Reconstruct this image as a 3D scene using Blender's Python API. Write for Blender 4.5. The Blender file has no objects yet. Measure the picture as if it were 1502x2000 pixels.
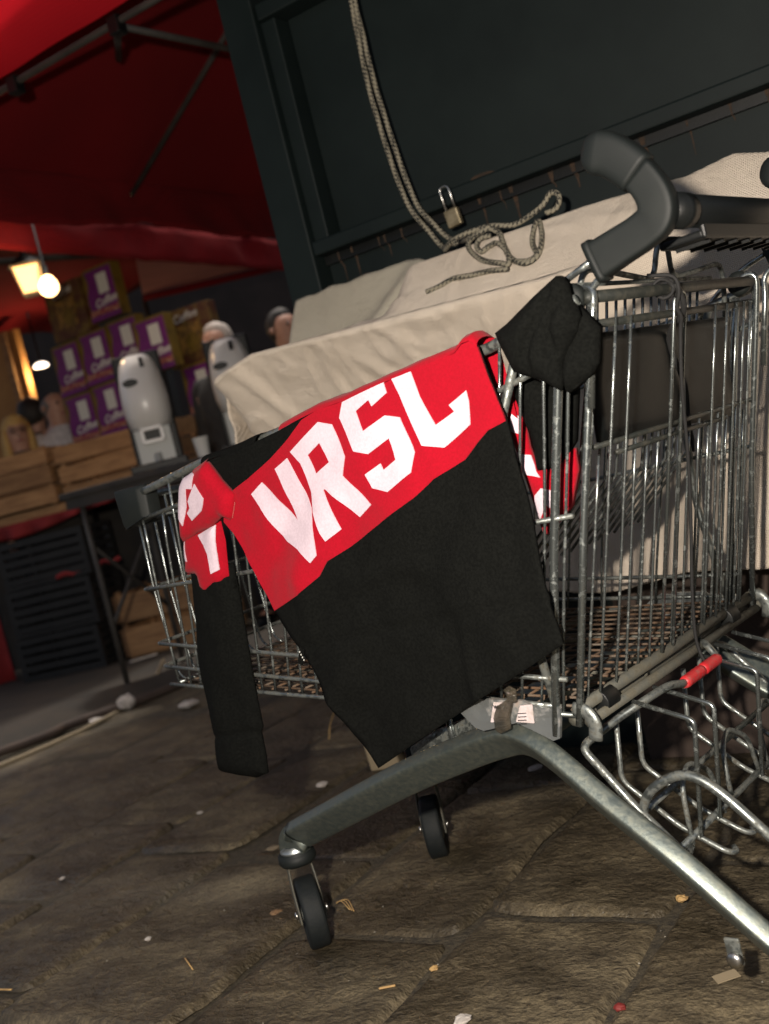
import bpy, bmesh, math, random
from mathutils import Vector, Matrix, noise
from mathutils.geometry import delaunay_2d_cdt
random.seed(7)
SC = bpy.context.scene
COL = SC.collection
rad = math.radians

# ------------------------------------------------------------------ camera
CAM_H = 0.80
FOC = 2200.0                      # focal length in units of a 1502 px wide frame
roll = math.atan(0.25)
pitch = math.atan(98 / FOC)
Fv = Vector((0, math.cos(pitch), -math.sin(pitch)))
Dv = Vector((0, -math.sin(pitch), -math.cos(pitch)))
Xv = Vector((1, 0, 0))
ex = Xv * math.cos(roll) + Dv * math.sin(roll)
ey = Xv * -math.sin(roll) + Dv * math.cos(roll)
cam_d = bpy.data.cameras.new('camera')
cam = bpy.data.objects.new('camera', cam_d)
COL.objects.link(cam)
cam.matrix_world = Matrix(((ex.x, -ey.x, -Fv.x, 0), (ex.y, -ey.y, -Fv.y, 0), (ex.z, -ey.z, -Fv.z, CAM_H), (0, 0, 0, 1)))
cam_d.sensor_fit = 'HORIZONTAL'
cam_d.sensor_width = 36.0
cam_d.lens = 36.0 * FOC / 1502.0
cam_d.clip_start = 0.02
cam_d.clip_end = 500
cam_d.dof.use_dof = True
cam_d.dof.focus_distance = 1.68
cam_d.dof.aperture_fstop = 5.6
SC.camera = cam

# ------------------------------------------------------------------ sky, sun, flash, exposure
SUN_EL, SUN_AZ = rad(75), rad(22)   # high sun beyond the stalls: tents and unseen covers added to the kiosk shade the foreground
world = bpy.data.worlds.new('World')
SC.world = world
world.use_nodes = True
wn = world.node_tree.nodes
sky = wn.new('ShaderNodeTexSky')
sky.sky_type = 'NISHITA'
sky.sun_disc = False
sky.sun_elevation = SUN_EL
sky.sun_rotation = SUN_AZ
sky.air_density = 1.0
sky.dust_density = 9.0
sky.ozone_density = 0.0
bgn = wn['Background']
bgn.inputs['Strength'].default_value = 0.12
world.node_tree.links.new(sky.outputs['Color'], bgn.inputs['Color'])

sun_d = bpy.data.lights.new('sun', 'SUN')
sun_d.energy = 2.0
sun_d.angle = rad(4)
sun_d.color = (1.0, 0.95, 0.88)
sun = bpy.data.objects.new('sun', sun_d)
COL.objects.link(sun)
sd_ = Vector((math.sin(SUN_AZ) * math.cos(SUN_EL), math.cos(SUN_AZ) * math.cos(SUN_EL), math.sin(SUN_EL)))
sun.rotation_euler = sd_.to_track_quat('Z', 'Y').to_euler()

# the photographer's flash on the camera's hot shoe (the camera is held upright, so it sits left of the lens)
fl_d = bpy.data.lights.new('camera_flash', 'SPOT')
fl_d.energy = 285
fl_d.shadow_soft_size = 0.022
fl_d.spot_size = rad(126)
fl_d.spot_blend = 0.6
fl_d.color = (1.0, 0.89, 0.775)
fl = bpy.data.objects.new('camera_flash', fl_d)
COL.objects.link(fl)
fl.location = (-0.16, -0.04, 0.97)
aim = Vector((-0.02, 2.2, 0.82)) - Vector(fl.location)
fl.rotation_euler = aim.to_track_quat('-Z', 'Y').to_euler()

SC.view_settings.view_transform = 'Standard'
SC.view_settings.look = 'None'
SC.view_settings.exposure = 0.0
SC.view_settings.gamma = 1.0
SC.view_settings.use_curve_mapping = False
SC.render.engine = 'CYCLES'
SC.cycles.max_bounces = 6
SC.cycles.use_denoising = True
SC.cycles.sample_clamp_indirect = 4.0

# ------------------------------------------------------------------ traced outlines in metres (cart frame: l forward, z up)
BODY = [(0.615, 0.869), (0.54, 0.872), (0.465, 0.877), (0.405, 0.883), (0.346, 0.891), (0.312, 0.895), (0.25, 0.896), (0.18, 0.902), (0.113, 0.908), (0.036, 0.912), (0.022, 0.92), (0.009, 0.921), (-0.001, 0.911), (-0.006, 0.859), (-0.01, 0.811), (-0.022, 0.719), (-0.026, 0.632), (-0.029, 0.565), (-0.033, 0.523), (0.033, 0.494), (0.114, 0.46), (0.201, 0.423), (0.284, 0.387), (0.373, 0.348), (0.4, 0.401), (0.44, 0.488), (0.466, 0.548), (0.506, 0.611), (0.538, 0.679), (0.569, 0.745), (0.586, 0.766), (0.568, 0.807), (0.595, 0.835)]
BAND = [(0.022, 0.92), (0.036, 0.912), (0.114, 0.908), (0.18, 0.902), (0.25, 0.896), (0.312, 0.895), (0.349, 0.888), (0.387, 0.868), (0.439, 0.846), (0.503, 0.824), (0.568, 0.807), (0.586, 0.766), (0.569, 0.745), (0.538, 0.679), (0.506, 0.611), (0.429, 0.632), (0.378, 0.655), (0.356, 0.675), (0.309, 0.689), (0.232, 0.716), (0.16, 0.741), (0.125, 0.759), (0.069, 0.775), (0.041, 0.793), (0.02, 0.805), (-0.01, 0.811), (-0.006, 0.859), (-0.001, 0.911), (0.009, 0.921)]
TOPLINE = [(0.615, 0.869), (0.54, 0.872), (0.465, 0.877), (0.405, 0.883), (0.346, 0.891), (0.312, 0.895), (0.25, 0.896), (0.18, 0.902), (0.113, 0.908), (0.036, 0.912), (0.022, 0.92), (0.009, 0.921), (-0.001, 0.911)]
LV = [(0.503, 0.799), (0.473, 0.813), (0.407, 0.741), (0.435, 0.828), (0.401, 0.839), (0.377, 0.783), (0.369, 0.758), (0.374, 0.686), (0.389, 0.677), (0.415, 0.7), (0.445, 0.715), (0.461, 0.734)]
LR = [(0.352, 0.704), (0.318, 0.717), (0.332, 0.779), (0.327, 0.78), (0.275, 0.729), (0.245, 0.743), (0.284, 0.793), (0.272, 0.819), (0.288, 0.869), (0.314, 0.878), (0.39, 0.847), (0.373, 0.826), (0.361, 0.78), (0.366, 0.75), (0.358, 0.717)]
LRH = [(0.321, 0.848), (0.352, 0.835), (0.344, 0.805), (0.31, 0.817)]
LS = [(0.169, 0.904), (0.168, 0.889), (0.2, 0.877), (0.203, 0.887), (0.233, 0.877), (0.226, 0.847), (0.181, 0.86), (0.156, 0.852), (0.144, 0.801), (0.156, 0.775), (0.206, 0.756), (0.234, 0.766), (0.241, 0.787), (0.209, 0.797), (0.206, 0.787), (0.178, 0.797), (0.183, 0.828), (0.226, 0.814), (0.252, 0.823), (0.269, 0.875), (0.256, 0.895), (0.239, 0.897), (0.201, 0.901)]
LC = [(0.153, 0.905), (0.117, 0.907), (0.112, 0.871), (0.1, 0.829), (0.065, 0.84), (0.07, 0.85), (0.035, 0.862), (0.036, 0.848), (0.046, 0.818), (0.096, 0.797), (0.13, 0.807), (0.137, 0.832), (0.147, 0.882)]
SL_UP = [(0.59, 0.868), (0.625, 0.86), (0.66, 0.853), (0.674, 0.841), (0.693, 0.801), (0.707, 0.762), (0.708, 0.747), (0.694, 0.751), (0.664, 0.758), (0.625, 0.762), (0.595, 0.772), (0.584, 0.775), (0.567, 0.767), (0.561, 0.77), (0.548, 0.792), (0.544, 0.807), (0.567, 0.833)]
SL_LO = [(0.708, 0.761), (0.717, 0.749), (0.738, 0.69), (0.715, 0.688), (0.704, 0.685), (0.703, 0.666), (0.702, 0.654), (0.694, 0.655), (0.691, 0.651), (0.677, 0.649), (0.66, 0.655), (0.633, 0.664), (0.623, 0.676), (0.608, 0.735), (0.607, 0.77), (0.629, 0.769), (0.676, 0.762)]
SL_BLK = [(0.73, 0.705), (0.744, 0.642), (0.779, 0.533), (0.782, 0.501), (0.785, 0.411), (0.785, 0.397), (0.799, 0.328), (0.758, 0.323), (0.7, 0.319), (0.668, 0.328), (0.661, 0.357), (0.657, 0.402), (0.649, 0.411), (0.641, 0.5), (0.629, 0.579), (0.622, 0.632), (0.616, 0.693), (0.67, 0.707)]
SW1 = [(0.631, 0.858), (0.62, 0.855), (0.618, 0.852), (0.628, 0.831), (0.646, 0.834), (0.658, 0.804), (0.68, 0.775), (0.691, 0.795), (0.677, 0.825), (0.664, 0.846), (0.657, 0.852)]
SW2 = [(0.617, 0.838), (0.601, 0.811), (0.607, 0.801), (0.616, 0.792), (0.651, 0.78), (0.66, 0.794), (0.648, 0.801), (0.648, 0.813)]
SW3 = [(0.664, 0.754), (0.64, 0.759), (0.612, 0.764), (0.619, 0.73), (0.628, 0.69), (0.647, 0.686), (0.644, 0.72), (0.65, 0.736)]
SW4 = [(0.713, 0.758), (0.703, 0.757), (0.71, 0.736), (0.708, 0.714), (0.712, 0.715), (0.72, 0.732)]
CUFF_A = [(-0.131, 0.964), (-0.138, 0.96), (-0.142, 0.95), (-0.142, 0.941), (-0.146, 0.924), (-0.148, 0.91), (-0.14, 0.894), (-0.125, 0.879), (-0.11, 0.862), (-0.105, 0.841), (-0.1, 0.83), (-0.077, 0.849), (-0.053, 0.862), (-0.041, 0.869), (-0.031, 0.905), (-0.028, 0.921), (-0.049, 0.928), (-0.094, 0.949)]
CUFF_B = [(-0.137, 0.942), (-0.144, 0.922), (-0.163, 0.891), (-0.151, 0.851), (-0.139, 0.84), (-0.105, 0.825), (-0.1, 0.828), (-0.101, 0.852), (-0.112, 0.876), (-0.126, 0.903)]
IN_BLK = [(-0.008, 0.871), (-0.063, 0.836), (-0.093, 0.829), (-0.072, 0.764), (-0.039, 0.737), (-0.009, 0.739), (-0.011, 0.766), (-0.011, 0.786), (-0.005, 0.818), (-0.002, 0.84)]
IN_RED = [(0.04, 0.909), (0.034, 0.904), (0.024, 0.878), (0.012, 0.859), (0.004, 0.834), (-0.001, 0.818), (0.001, 0.771), (-0.003, 0.74), (-0.033, 0.737), (-0.064, 0.756), (-0.062, 0.728), (-0.039, 0.683), (-0.01, 0.663), (0.01, 0.651), (0.015, 0.711), (0.024, 0.803), (0.033, 0.857)]
IN_W1 = [(0.021, 0.798), (0.009, 0.819), (0.001, 0.813), (0.006, 0.791)]
IN_W2 = [(0.021, 0.769), (-0.001, 0.76), (-0.003, 0.739), (-0.011, 0.729), (0.019, 0.74)]
IN_W3 = [(0.004, 0.707), (-0.01, 0.715), (-0.028, 0.709), (-0.021, 0.682), (-0.011, 0.692), (0.006, 0.674), (0.013, 0.686)]
HORN = [(-0.2, 1.09), (-0.213, 1.083), (-0.23, 1.066), (-0.248, 1.041), (-0.257, 1.015), (-0.252, 0.995), (-0.231, 0.985), (-0.202, 0.978), (-0.167, 0.97)]
HOOP = [(-0.107, -0.223, 0.941), (-0.114, -0.22, 0.965), (-0.116, -0.2, 0.974), (-0.115, -0.137, 0.968), (-0.111, -0.029, 0.956), (-0.113, -0.009, 0.962), (-0.122, -0.005, 0.993), (-0.126, 0.003, 1.006), (-0.127, 0.014, 1.009), (-0.125, 0.028, 1.005), (-0.12, 0.036, 0.985), (-0.113, 0.048, 0.963), (-0.111, 0.066, 0.957), (-0.113, 0.135, 0.963), (-0.116, 0.207, 0.971), (-0.114, 0.228, 0.966), (-0.105, 0.244, 0.936), (-0.089, 0.257, 0.882)]
SEATP = [(-0.108, -0.21, 0.893), (-0.106, 0.226, 0.889), (-0.061, 0.271, 0.734), (-0.067, -0.197, 0.755)]
CUFF_CR = [[(-0.12, 0.948), (-0.104, 0.922), (-0.083, 0.901), (-0.072, 0.879), (-0.068, 0.861)], [(-0.14, 0.94), (-0.118, 0.924), (-0.108, 0.904), (-0.108, 0.878)]]
SLB_CR = [[(0.787, 0.398), (0.74, 0.402), (0.653, 0.407)]]
PLATE = [(0.187, 0.434), (0.171, 0.442), (0.155, 0.449), (0.138, 0.445), (0.134, 0.448), (0.075, 0.443), (0.061, 0.435), (0.037, 0.429), (0.02, 0.432), (0.018, 0.429), (0.03, 0.389), (0.041, 0.386), (0.071, 0.402), (0.094, 0.412), (0.139, 0.405), (0.151, 0.403), (0.164, 0.408)]
STK1 = [(0.12, 0.444), (0.091, 0.442), (0.108, 0.416), (0.133, 0.416)]
STK2 = [(0.078, 0.437), (0.058, 0.438), (0.062, 0.412), (0.091, 0.415)]
TAPE = [(0.093, 0.466), (0.08, 0.472), (0.067, 0.465), (0.071, 0.445), (0.081, 0.444), (0.097, 0.419), (0.1, 0.402), (0.125, 0.394), (0.136, 0.403), (0.133, 0.417), (0.12, 0.439), (0.093, 0.45)]
ROPE1 = [(-1.059, 2.205, 1.22), (-1.007, 2.205, 1.225), (-0.964, 2.205, 1.221), (-0.914, 2.205, 1.208), (-0.87, 2.205, 1.216), (-0.842, 2.205, 1.227), (-0.823, 2.205, 1.243), (-0.809, 2.205, 1.238), (-0.808, 2.205, 1.223), (-0.82, 2.205, 1.21), (-0.842, 2.205, 1.208)]
ROPE2 = [(-0.974, 2.2, 1.223), (-0.949, 2.2, 1.201), (-0.941, 2.187, 1.165), (-0.919, 2.152, 1.12), (-0.882, 2.133, 1.095), (-0.854, 2.141, 1.105), (-0.848, 2.169, 1.141), (-0.858, 2.2, 1.188), (-0.867, 2.19, 1.169), (-0.869, 2.165, 1.137), (-0.857, 2.142, 1.106), (-0.876, 2.136, 1.098), (-0.906, 2.141, 1.105)]
ROPE3 = [(-0.969, 2.2, 1.218), (-1.004, 2.2, 1.213), (-1.023, 2.2, 1.192), (-1.013, 2.182, 1.158), (-0.979, 2.157, 1.126), (-0.935, 2.138, 1.101), (-0.917, 2.135, 1.098), (-0.924, 2.158, 1.127), (-0.948, 2.176, 1.151), (-0.97, 2.18, 1.156), (-0.988, 2.176, 1.15), (-1.001, 2.189, 1.168), (-0.993, 2.2, 1.19), (-0.968, 2.2, 1.199)]
ROPE4 = [(-0.918, 2.131, 1.092), (-0.964, 2.138, 1.102), (-1.008, 2.145, 1.11), (-1.051, 2.144, 1.11), (-1.088, 2.141, 1.105), (-1.115, 2.137, 1.1)]
HANG1 = [(-1.233, 2.345, 1.845), (-1.237, 2.345, 1.775), (-1.241, 2.345, 1.609), (-1.22, 2.345, 1.379), (-1.173, 2.345, 1.273), (-1.152, 2.345, 1.237)]
HANG2 = [(-1.224, 2.345, 1.841), (-1.224, 2.345, 1.77), (-1.223, 2.345, 1.614), (-1.199, 2.345, 1.378), (-1.161, 2.345, 1.293), (-1.126, 2.345, 1.246)]

# ------------------------------------------------------------------ frames
# wall frame: s to the right along the kiosk front, n away from the camera; cart frame: l forward, w to the far side
WALL_R = -math.atan2(0.534, 0.845)
WX = Vector((math.cos(WALL_R), math.sin(WALL_R), 0))
WY = Vector((-math.sin(WALL_R), math.cos(WALL_R), 0))
CART_R = rad(-40.5)
CART_O = Vector((0.37, 1.676, 0))

def wl(s, n, z=0.0):
    return WX * s + WY * n + Vector((0, 0, z))

def C(l, w, z):
    return (-l, w, z)

# ------------------------------------------------------------------ mesh helpers
def mk(name, verts, faces, mat=None, parent=None, smooth=True, loc=None, rotz=None):
    me = bpy.data.meshes.new(name)
    me.from_pydata([tuple(v) for v in verts], [], faces)
    me.update()
    if smooth:
        me.polygons.foreach_set('use_smooth', [True] * len(me.polygons))
    if mat is not None:
        me.materials.append(mat)
    o = bpy.data.objects.new(name, me)
    COL.objects.link(o)
    if parent is not None:
        o.parent = parent
    if loc is not None:
        o.location = loc
    if rotz is not None:
        o.rotation_euler = (0, 0, rotz)
    return o

def crisp(o, a=40):
    m = o.modifiers.new('split', 'EDGE_SPLIT')
    m.split_angle = rad(a)
    return o

def share(name, src, mat, parent, loc=(0, 0, 0), rot=(0, 0, 0), scale=(1, 1, 1)):
    o = bpy.data.objects.new(name, src.data)
    COL.objects.link(o)
    o.parent = parent
    o.location = loc
    o.rotation_euler = rot
    o.scale = scale
    return o

def empty(name, loc, rotz=0.0):
    o = bpy.data.objects.new(name, None)
    COL.objects.link(o)
    o.location = loc
    o.rotation_euler = (0, 0, rotz)
    o.empty_display_size = 0.1
    return o

def tag(o, label, cat, group=None, kind=None):
    o['label'] = label
    o['category'] = cat
    if group:
        o['group'] = group
    if kind:
        o['kind'] = kind
    return o

class MB:
    def __init__(self):
        self.v = []
        self.f = []
    def add(self, v, f):
        b = len(self.v)
        self.v += [tuple(p) for p in v]
        self.f += [tuple(i + b for i in q) for q in f]
        return self
    def box(self, c, d, R=None):
        x, y, z = (k / 2 for k in d)
        vs = [Vector((sx * x, sy * y, sz * z)) for sz in (-1, 1) for sy in (-1, 1) for sx in (-1, 1)]
        if R is not None:
            vs = [R @ p for p in vs]
        vs = [p + Vector(c) for p in vs]
        return self.add(vs, [(0, 2, 3, 1), (4, 5, 7, 6), (0, 1, 5, 4), (2, 6, 7, 3), (0, 4, 6, 2), (1, 3, 7, 5)])
    def sweep(self, *a, **k):
        return self.add(*sweep(*a, **k))
    def lathe(self, prof, c=(0, 0, 0), seg=24, axis='z'):
        return self.add(*lathe(prof, c, seg, axis))
    def build(self, name, mat, parent=None, smooth=True, loc=None, rotz=None, bevel=0):
        o = mk(name, self.v, self.f, mat, parent, smooth, loc, rotz)
        if bevel:
            m = o.modifiers.new('bevel', 'BEVEL')
            m.width = bevel
            m.segments = 2
            m.limit_method = 'ANGLE'
        return o

def fil(pts, r=0.02, k=4):
    """round the inner corners of a polyline"""
    P = [Vector(p) for p in pts]
    out = [P[0]]
    for i in range(1, len(P) - 1):
        a, b, c = P[i - 1], P[i], P[i + 1]
        d1, d2 = (a - b), (c - b)
        t1, t2 = min(r, d1.length * 0.45), min(r, d2.length * 0.45)
        s, e = b + d1.normalized() * t1, b + d2.normalized() * t2
        for j in range(k + 1):
            t = j / k
            out.append(s * (1 - t) ** 2 + b * 2 * t * (1 - t) + e * t * t)
    out.append(P[-1])
    return out

def smooth_line(pts, k=6):
    """Catmull-Rom"""
    P = [Vector(p) for p in pts]
    P = [P[0] * 2 - P[1]] + P + [P[-1] * 2 - P[-2]]
    out = []
    for i in range(1, len(P) - 2):
        for j in range(k):
            t = j / k
            p0, p1, p2, p3 = P[i - 1], P[i], P[i + 1], P[i + 2]
            out.append(0.5 * (2 * p1 + (p2 - p0) * t + (2 * p0 - 5 * p1 + 4 * p2 - p3) * t * t + (3 * p1 - p0 - 3 * p2 + p3) * t ** 3))
    out.append(P[-2])
    return out

def sweep(pts, r, seg=8, r2=None, up=None, radii=None, pw=2.0, cap=True):
    P = [Vector(p) for p in pts]
    n = len(P)
    r2 = r if r2 is None else r2
    T = []
    for i in range(n):
        a, b = P[max(i - 1, 0)], P[min(i + 1, n - 1)]
        T.append((b - a).normalized())
    N = Vector(up) if up is not None else (Vector((0, 0, 1)) if abs(T[0].z) < 0.9 else Vector((1, 0, 0)))
    vs, fs = [], []
    for i in range(n):
        N = (N - T[i] * N.dot(T[i]))
        if N.length < 1e-6:
            N = T[i].orthogonal()
        N.normalize()
        B = T[i].cross(N)
        k = 1.0 if radii is None else radii[i]
        for j in range(seg):
            a = 2 * math.pi * j / seg
            c, s = math.cos(a), math.sin(a)
            if pw != 2.0:
                c = math.copysign(abs(c) ** (2 / pw), c)
                s = math.copysign(abs(s) ** (2 / pw), s)
            vs.append(P[i] + N * (c * r * k) + B * (s * r2 * k))
    for i in range(n - 1):
        for j in range(seg):
            a, b = i * seg + j, i * seg + (j + 1) % seg
            fs.append((a, b, b + seg, a + seg))
    if cap:
        fs.append(tuple(range(seg - 1, -1, -1)))
        fs.append(tuple((n - 1) * seg + j for j in range(seg)))
    return vs, fs

def lathe(prof, c=(0, 0, 0), seg=24, axis='z'):
    vs, fs = [], []
    for (r, h) in prof:
        for j in range(seg):
            a = 2 * math.pi * j / seg
            x, y = r * math.cos(a), r * math.sin(a)
            p = {'z': (x, y, h), 'y': (x, h, y), 'x': (h, x, y)}[axis]
            vs.append((p[0] + c[0], p[1] + c[1], p[2] + c[2]))
    n = len(prof)
    for i in range(n - 1):
        for j in range(seg):
            a, b = i * seg + j, i * seg + (j + 1) % seg
            fs.append((a, b, b + seg, a + seg) if axis != 'y' else (a, a + seg, b + seg, b))
    fs.append(tuple(range(seg)))
    fs.append(tuple((n - 1) * seg + j for j in range(seg)))
    return vs, fs

def inpoly(p, poly):
    x, y = p
    c = False
    j = len(poly) - 1
    for i in range(len(poly)):
        xi, yi = poly[i]
        xj, yj = poly[j]
        if (yi > y) != (yj > y) and x < (xj - xi) * (y - yi) / (yj - yi) + xi:
            c = not c
        j = i
    return c

def bdist(p, poly):
    best = 9.0
    px, py = p
    for i in range(len(poly)):
        ax, ay = poly[i]
        bx, by = poly[(i + 1) % len(poly)]
        dx, dy = bx - ax, by - ay
        L = dx * dx + dy * dy
        t = 0 if L == 0 else max(0, min(1, ((px - ax) * dx + (py - ay) * dy) / L))
        d = math.hypot(px - ax - t * dx, py - ay - t * dy)
        best = min(best, d)
    return best

def resample(poly, step):
    out = []
    for i in range(len(poly)):
        a, b = poly[i], poly[(i + 1) % len(poly)]
        L = math.hypot(b[0] - a[0], b[1] - a[1])
        k = max(1, int(L / step))
        for j in range(k):
            t = j / k
            out.append((a[0] + (b[0] - a[0]) * t, a[1] + (b[1] - a[1]) * t))
    return out

def tri_poly(poly, step, holes=()):
    """dense triangulation of an outline; returns 2-D verts, triangles"""
    pts, edges = [], []
    for pl in [poly] + list(holes):
        r = resample(pl, step)
        b = len(pts)
        pts += r
        edges += [(b + i, b + (i + 1) % len(r)) for i in range(len(r))]
    xs, ys = [p[0] for p in poly], [p[1] for p in poly]
    y = min(ys)
    row = 0
    while y < max(ys):
        x = min(xs) + (0.5 * step if row % 2 else 0)
        while x < max(xs):
            if inpoly((x, y), poly) and bdist((x, y), poly) > step * 0.45 and not any(inpoly((x, y), h) or bdist((x, y), h) < step * 0.45 for h in holes):
                pts.append((x, y))
            x += step
        y += step * 0.866
        row += 1
    r = delaunay_2d_cdt([Vector(p) for p in pts], edges, [], 0, 1e-6)
    V = [(v.x, v.y) for v in r[0]]
    F = []
    for f in r[2]:
        c = (sum(V[i][0] for i in f) / 3, sum(V[i][1] for i in f) / 3)
        if inpoly(c, poly) and not any(inpoly(c, h) for h in holes):
            F.append(tuple(f))
    return V, F

def shell(poly, step, front, back, holes=()):
    """closed thin solid: front(l, z) and back(l, z) return points"""
    V, F = tri_poly(poly, step, holes)
    n = len(V)
    vs = [front(*p) for p in V] + [back(*p) for p in V]
    fs = []
    cnt = {}
    for f in F:
        fs.append(f)
        fs.append(tuple(i + n for i in reversed(f)))
        for i in range(3):
            a, b = f[i], f[(i + 1) % 3]
            cnt[(a, b)] = cnt.get((a, b), 0) + 1
    for (a, b) in list(cnt):
        if (b, a) not in cnt:
            fs.append((b, a, a + n, b + n))
    return vs, fs

def text_mesh(cu_, name, parent, loc, rot):
    t = bpy.data.objects.new(name, cu_)
    me = bpy.data.meshes.new_from_object(t)
    bpy.data.objects.remove(t)
    o = bpy.data.objects.new(name, me)
    COL.objects.link(o)
    o.parent = parent
    o.location = loc
    o.rotation_euler = rot
    return o

def nz(x, y, z=0.0):
    return noise.noise(Vector((x, y, z)))

# ------------------------------------------------------------------ materials
def mat(name, base, rough=0.6, metal=0.0, var=None, vscale=8.0, vlo=0.4, vhi=0.6, bump=0.0, bscale=60.0, bdist_=0.002,
        rvar=0.0, stretch=(1, 1, 1), sheen=0.0, coord='Object', spec=0.5, detail=6.0, rand=0.0):
    m = bpy.data.materials.new(name)
    m.use_nodes = True
    nt = m.node_tree
    b = nt.nodes['Principled BSDF']
    b.inputs['Roughness'].default_value = rough
    b.inputs['Metallic'].default_value = metal
    b.inputs['Specular IOR Level'].default_value = spec
    if sheen:
        b.inputs['Sheen Weight'].default_value = sheen
    tc = nt.nodes.new('ShaderNodeTexCoord')
    mp = nt.nodes.new('ShaderNodeMapping')
    mp.inputs['Scale'].default_value = stretch
    nt.links.new(tc.outputs[coord], mp.inputs['Vector'])
    col = None
    if var is not None:
        n1 = nt.nodes.new('ShaderNodeTexNoise')
        n1.inputs['Scale'].default_value = vscale
        n1.inputs['Detail'].default_value = detail
        n1.inputs['Roughness'].default_value = 0.62
        nt.links.new(mp.outputs['Vector'], n1.inputs['Vector'])
        cr = nt.nodes.new('ShaderNodeValToRGB')
        cr.color_ramp.elements[0].position = vlo
        cr.color_ramp.elements[1].position = vhi
        cr.color_ramp.elements[0].color = (*base, 1)
        cr.color_ramp.elements[1].color = (*var, 1)
        nt.links.new(n1.outputs['Fac'], cr.inputs['Fac'])
        col = cr.outputs['Color']
        if rand:
            oi = nt.nodes.new('ShaderNodeObjectInfo')
            mr = nt.nodes.new('ShaderNodeMapRange')
            mr.inputs['To Min'].default_value = 1 - rand
            mr.inputs['To Max'].default_value = 1 + rand
            nt.links.new(oi.outputs['Random'], mr.inputs['Value'])
            hs = nt.nodes.new('ShaderNodeHueSaturation')
            nt.links.new(mr.outputs['Result'], hs.inputs['Value'])
            nt.links.new(col, hs.inputs['Color'])
            col = hs.outputs['Color']
        nt.links.new(col, b.inputs['Base Color'])
        if rvar:
            mr = nt.nodes.new('ShaderNodeMapRange')
            mr.inputs['From Min'].default_value = 0.3
            mr.inputs['From Max'].default_value = 0.7
            mr.inputs['To Min'].default_value = max(0.05, rough - rvar)
            mr.inputs['To Max'].default_value = min(1, rough + rvar)
            nt.links.new(n1.outputs['Fac'], mr.inputs['Value'])
            nt.links.new(mr.outputs['Result'], b.inputs['Roughness'])
    else:
        b.inputs['Base Color'].default_value = (*base, 1)
    if bump:
        n2 = nt.nodes.new('ShaderNodeTexNoise')
        n2.inputs['Scale'].default_value = bscale
        n2.inputs['Detail'].default_value = 8
        n2.inputs['Roughness'].default_value = 0.65
        nt.links.new(mp.outputs['Vector'], n2.inputs['Vector'])
        bp = nt.nodes.new('ShaderNodeBump')
        bp.inputs['Strength'].default_value = bump
        bp.inputs['Distance'].default_value = bdist_
        nt.links.new(n2.outputs['Fac'], bp.inputs['Height'])
        nt.links.new(bp.outputs['Normal'], b.inputs['Normal'])
    return m

def emit(name, color, strength):
    m = bpy.data.materials.new(name)
    m.use_nodes = True
    b = m.node_tree.nodes['Principled BSDF']
    b.inputs['Base Color'].default_value = (*color, 1)
    b.inputs['Emission Color'].default_value = (*color, 1)
    b.inputs['Emission Strength'].default_value = strength
    return m

def metal_dirty(name, base, rough, dirt, lo, hi, scale, metal=0.9, bump=0.15, bscale=150):
    """bare metal with patches of matt dirt or rust that have a shape of their own"""
    m = bpy.data.materials.new(name)
    m.use_nodes = True
    nt = m.node_tree
    L = nt.links.new
    b = nt.nodes['Principled BSDF']
    tc = nt.nodes.new('ShaderNodeTexCoord')
    n1 = nt.nodes.new('ShaderNodeTexNoise')
    n1.inputs['Scale'].default_value = scale
    n1.inputs['Detail'].default_value = 10
    n1.inputs['Roughness'].default_value = 0.7
    L(tc.outputs['Object'], n1.inputs['Vector'])
    cr = nt.nodes.new('ShaderNodeValToRGB')
    cr.color_ramp.elements[0].position = lo
    cr.color_ramp.elements[1].position = hi
    L(n1.outputs['Fac'], cr.inputs['Fac'])
    n3 = nt.nodes.new('ShaderNodeTexNoise')
    n3.inputs['Scale'].default_value = scale * 7
    n3.inputs['Detail'].default_value = 4
    L(tc.outputs['Object'], n3.inputs['Vector'])
    hv = nt.nodes.new('ShaderNodeMix')
    hv.data_type = 'RGBA'
    hv.inputs[6].default_value = (*[c * 0.6 for c in dirt], 1)
    hv.inputs[7].default_value = (*[min(1, c * 1.4) for c in dirt], 1)
    L(n3.outputs['Fac'], hv.inputs[0])
    mx = nt.nodes.new('ShaderNodeMix')
    mx.data_type = 'RGBA'
    mx.inputs[6].default_value = (*base, 1)
    L(hv.outputs[2], mx.inputs[7])
    L(cr.outputs['Color'], mx.inputs[0])
    L(mx.outputs[2], b.inputs['Base Color'])
    for sock, a, c in (('Metallic', metal, 0.0), ('Roughness', rough, 0.85)):
        mr = nt.nodes.new('ShaderNodeMapRange')
        mr.inputs['To Min'].default_value = a
        mr.inputs['To Max'].default_value = c
        L(cr.outputs['Color'], mr.inputs['Value'])
        L(mr.outputs['Result'], b.inputs[sock])
    n2 = nt.nodes.new('ShaderNodeTexNoise')
    n2.inputs['Scale'].default_value = bscale
    n2.inputs['Detail'].default_value = 4
    L(tc.outputs['Object'], n2.inputs['Vector'])
    bp = nt.nodes.new('ShaderNodeBump')
    bp.inputs['Strength'].default_value = bump
    bp.inputs['Distance'].default_value = 0.001
    L(n2.outputs['Fac'], bp.inputs['Height'])
    L(bp.outputs['Normal'], b.inputs['Normal'])
    return m

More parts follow.
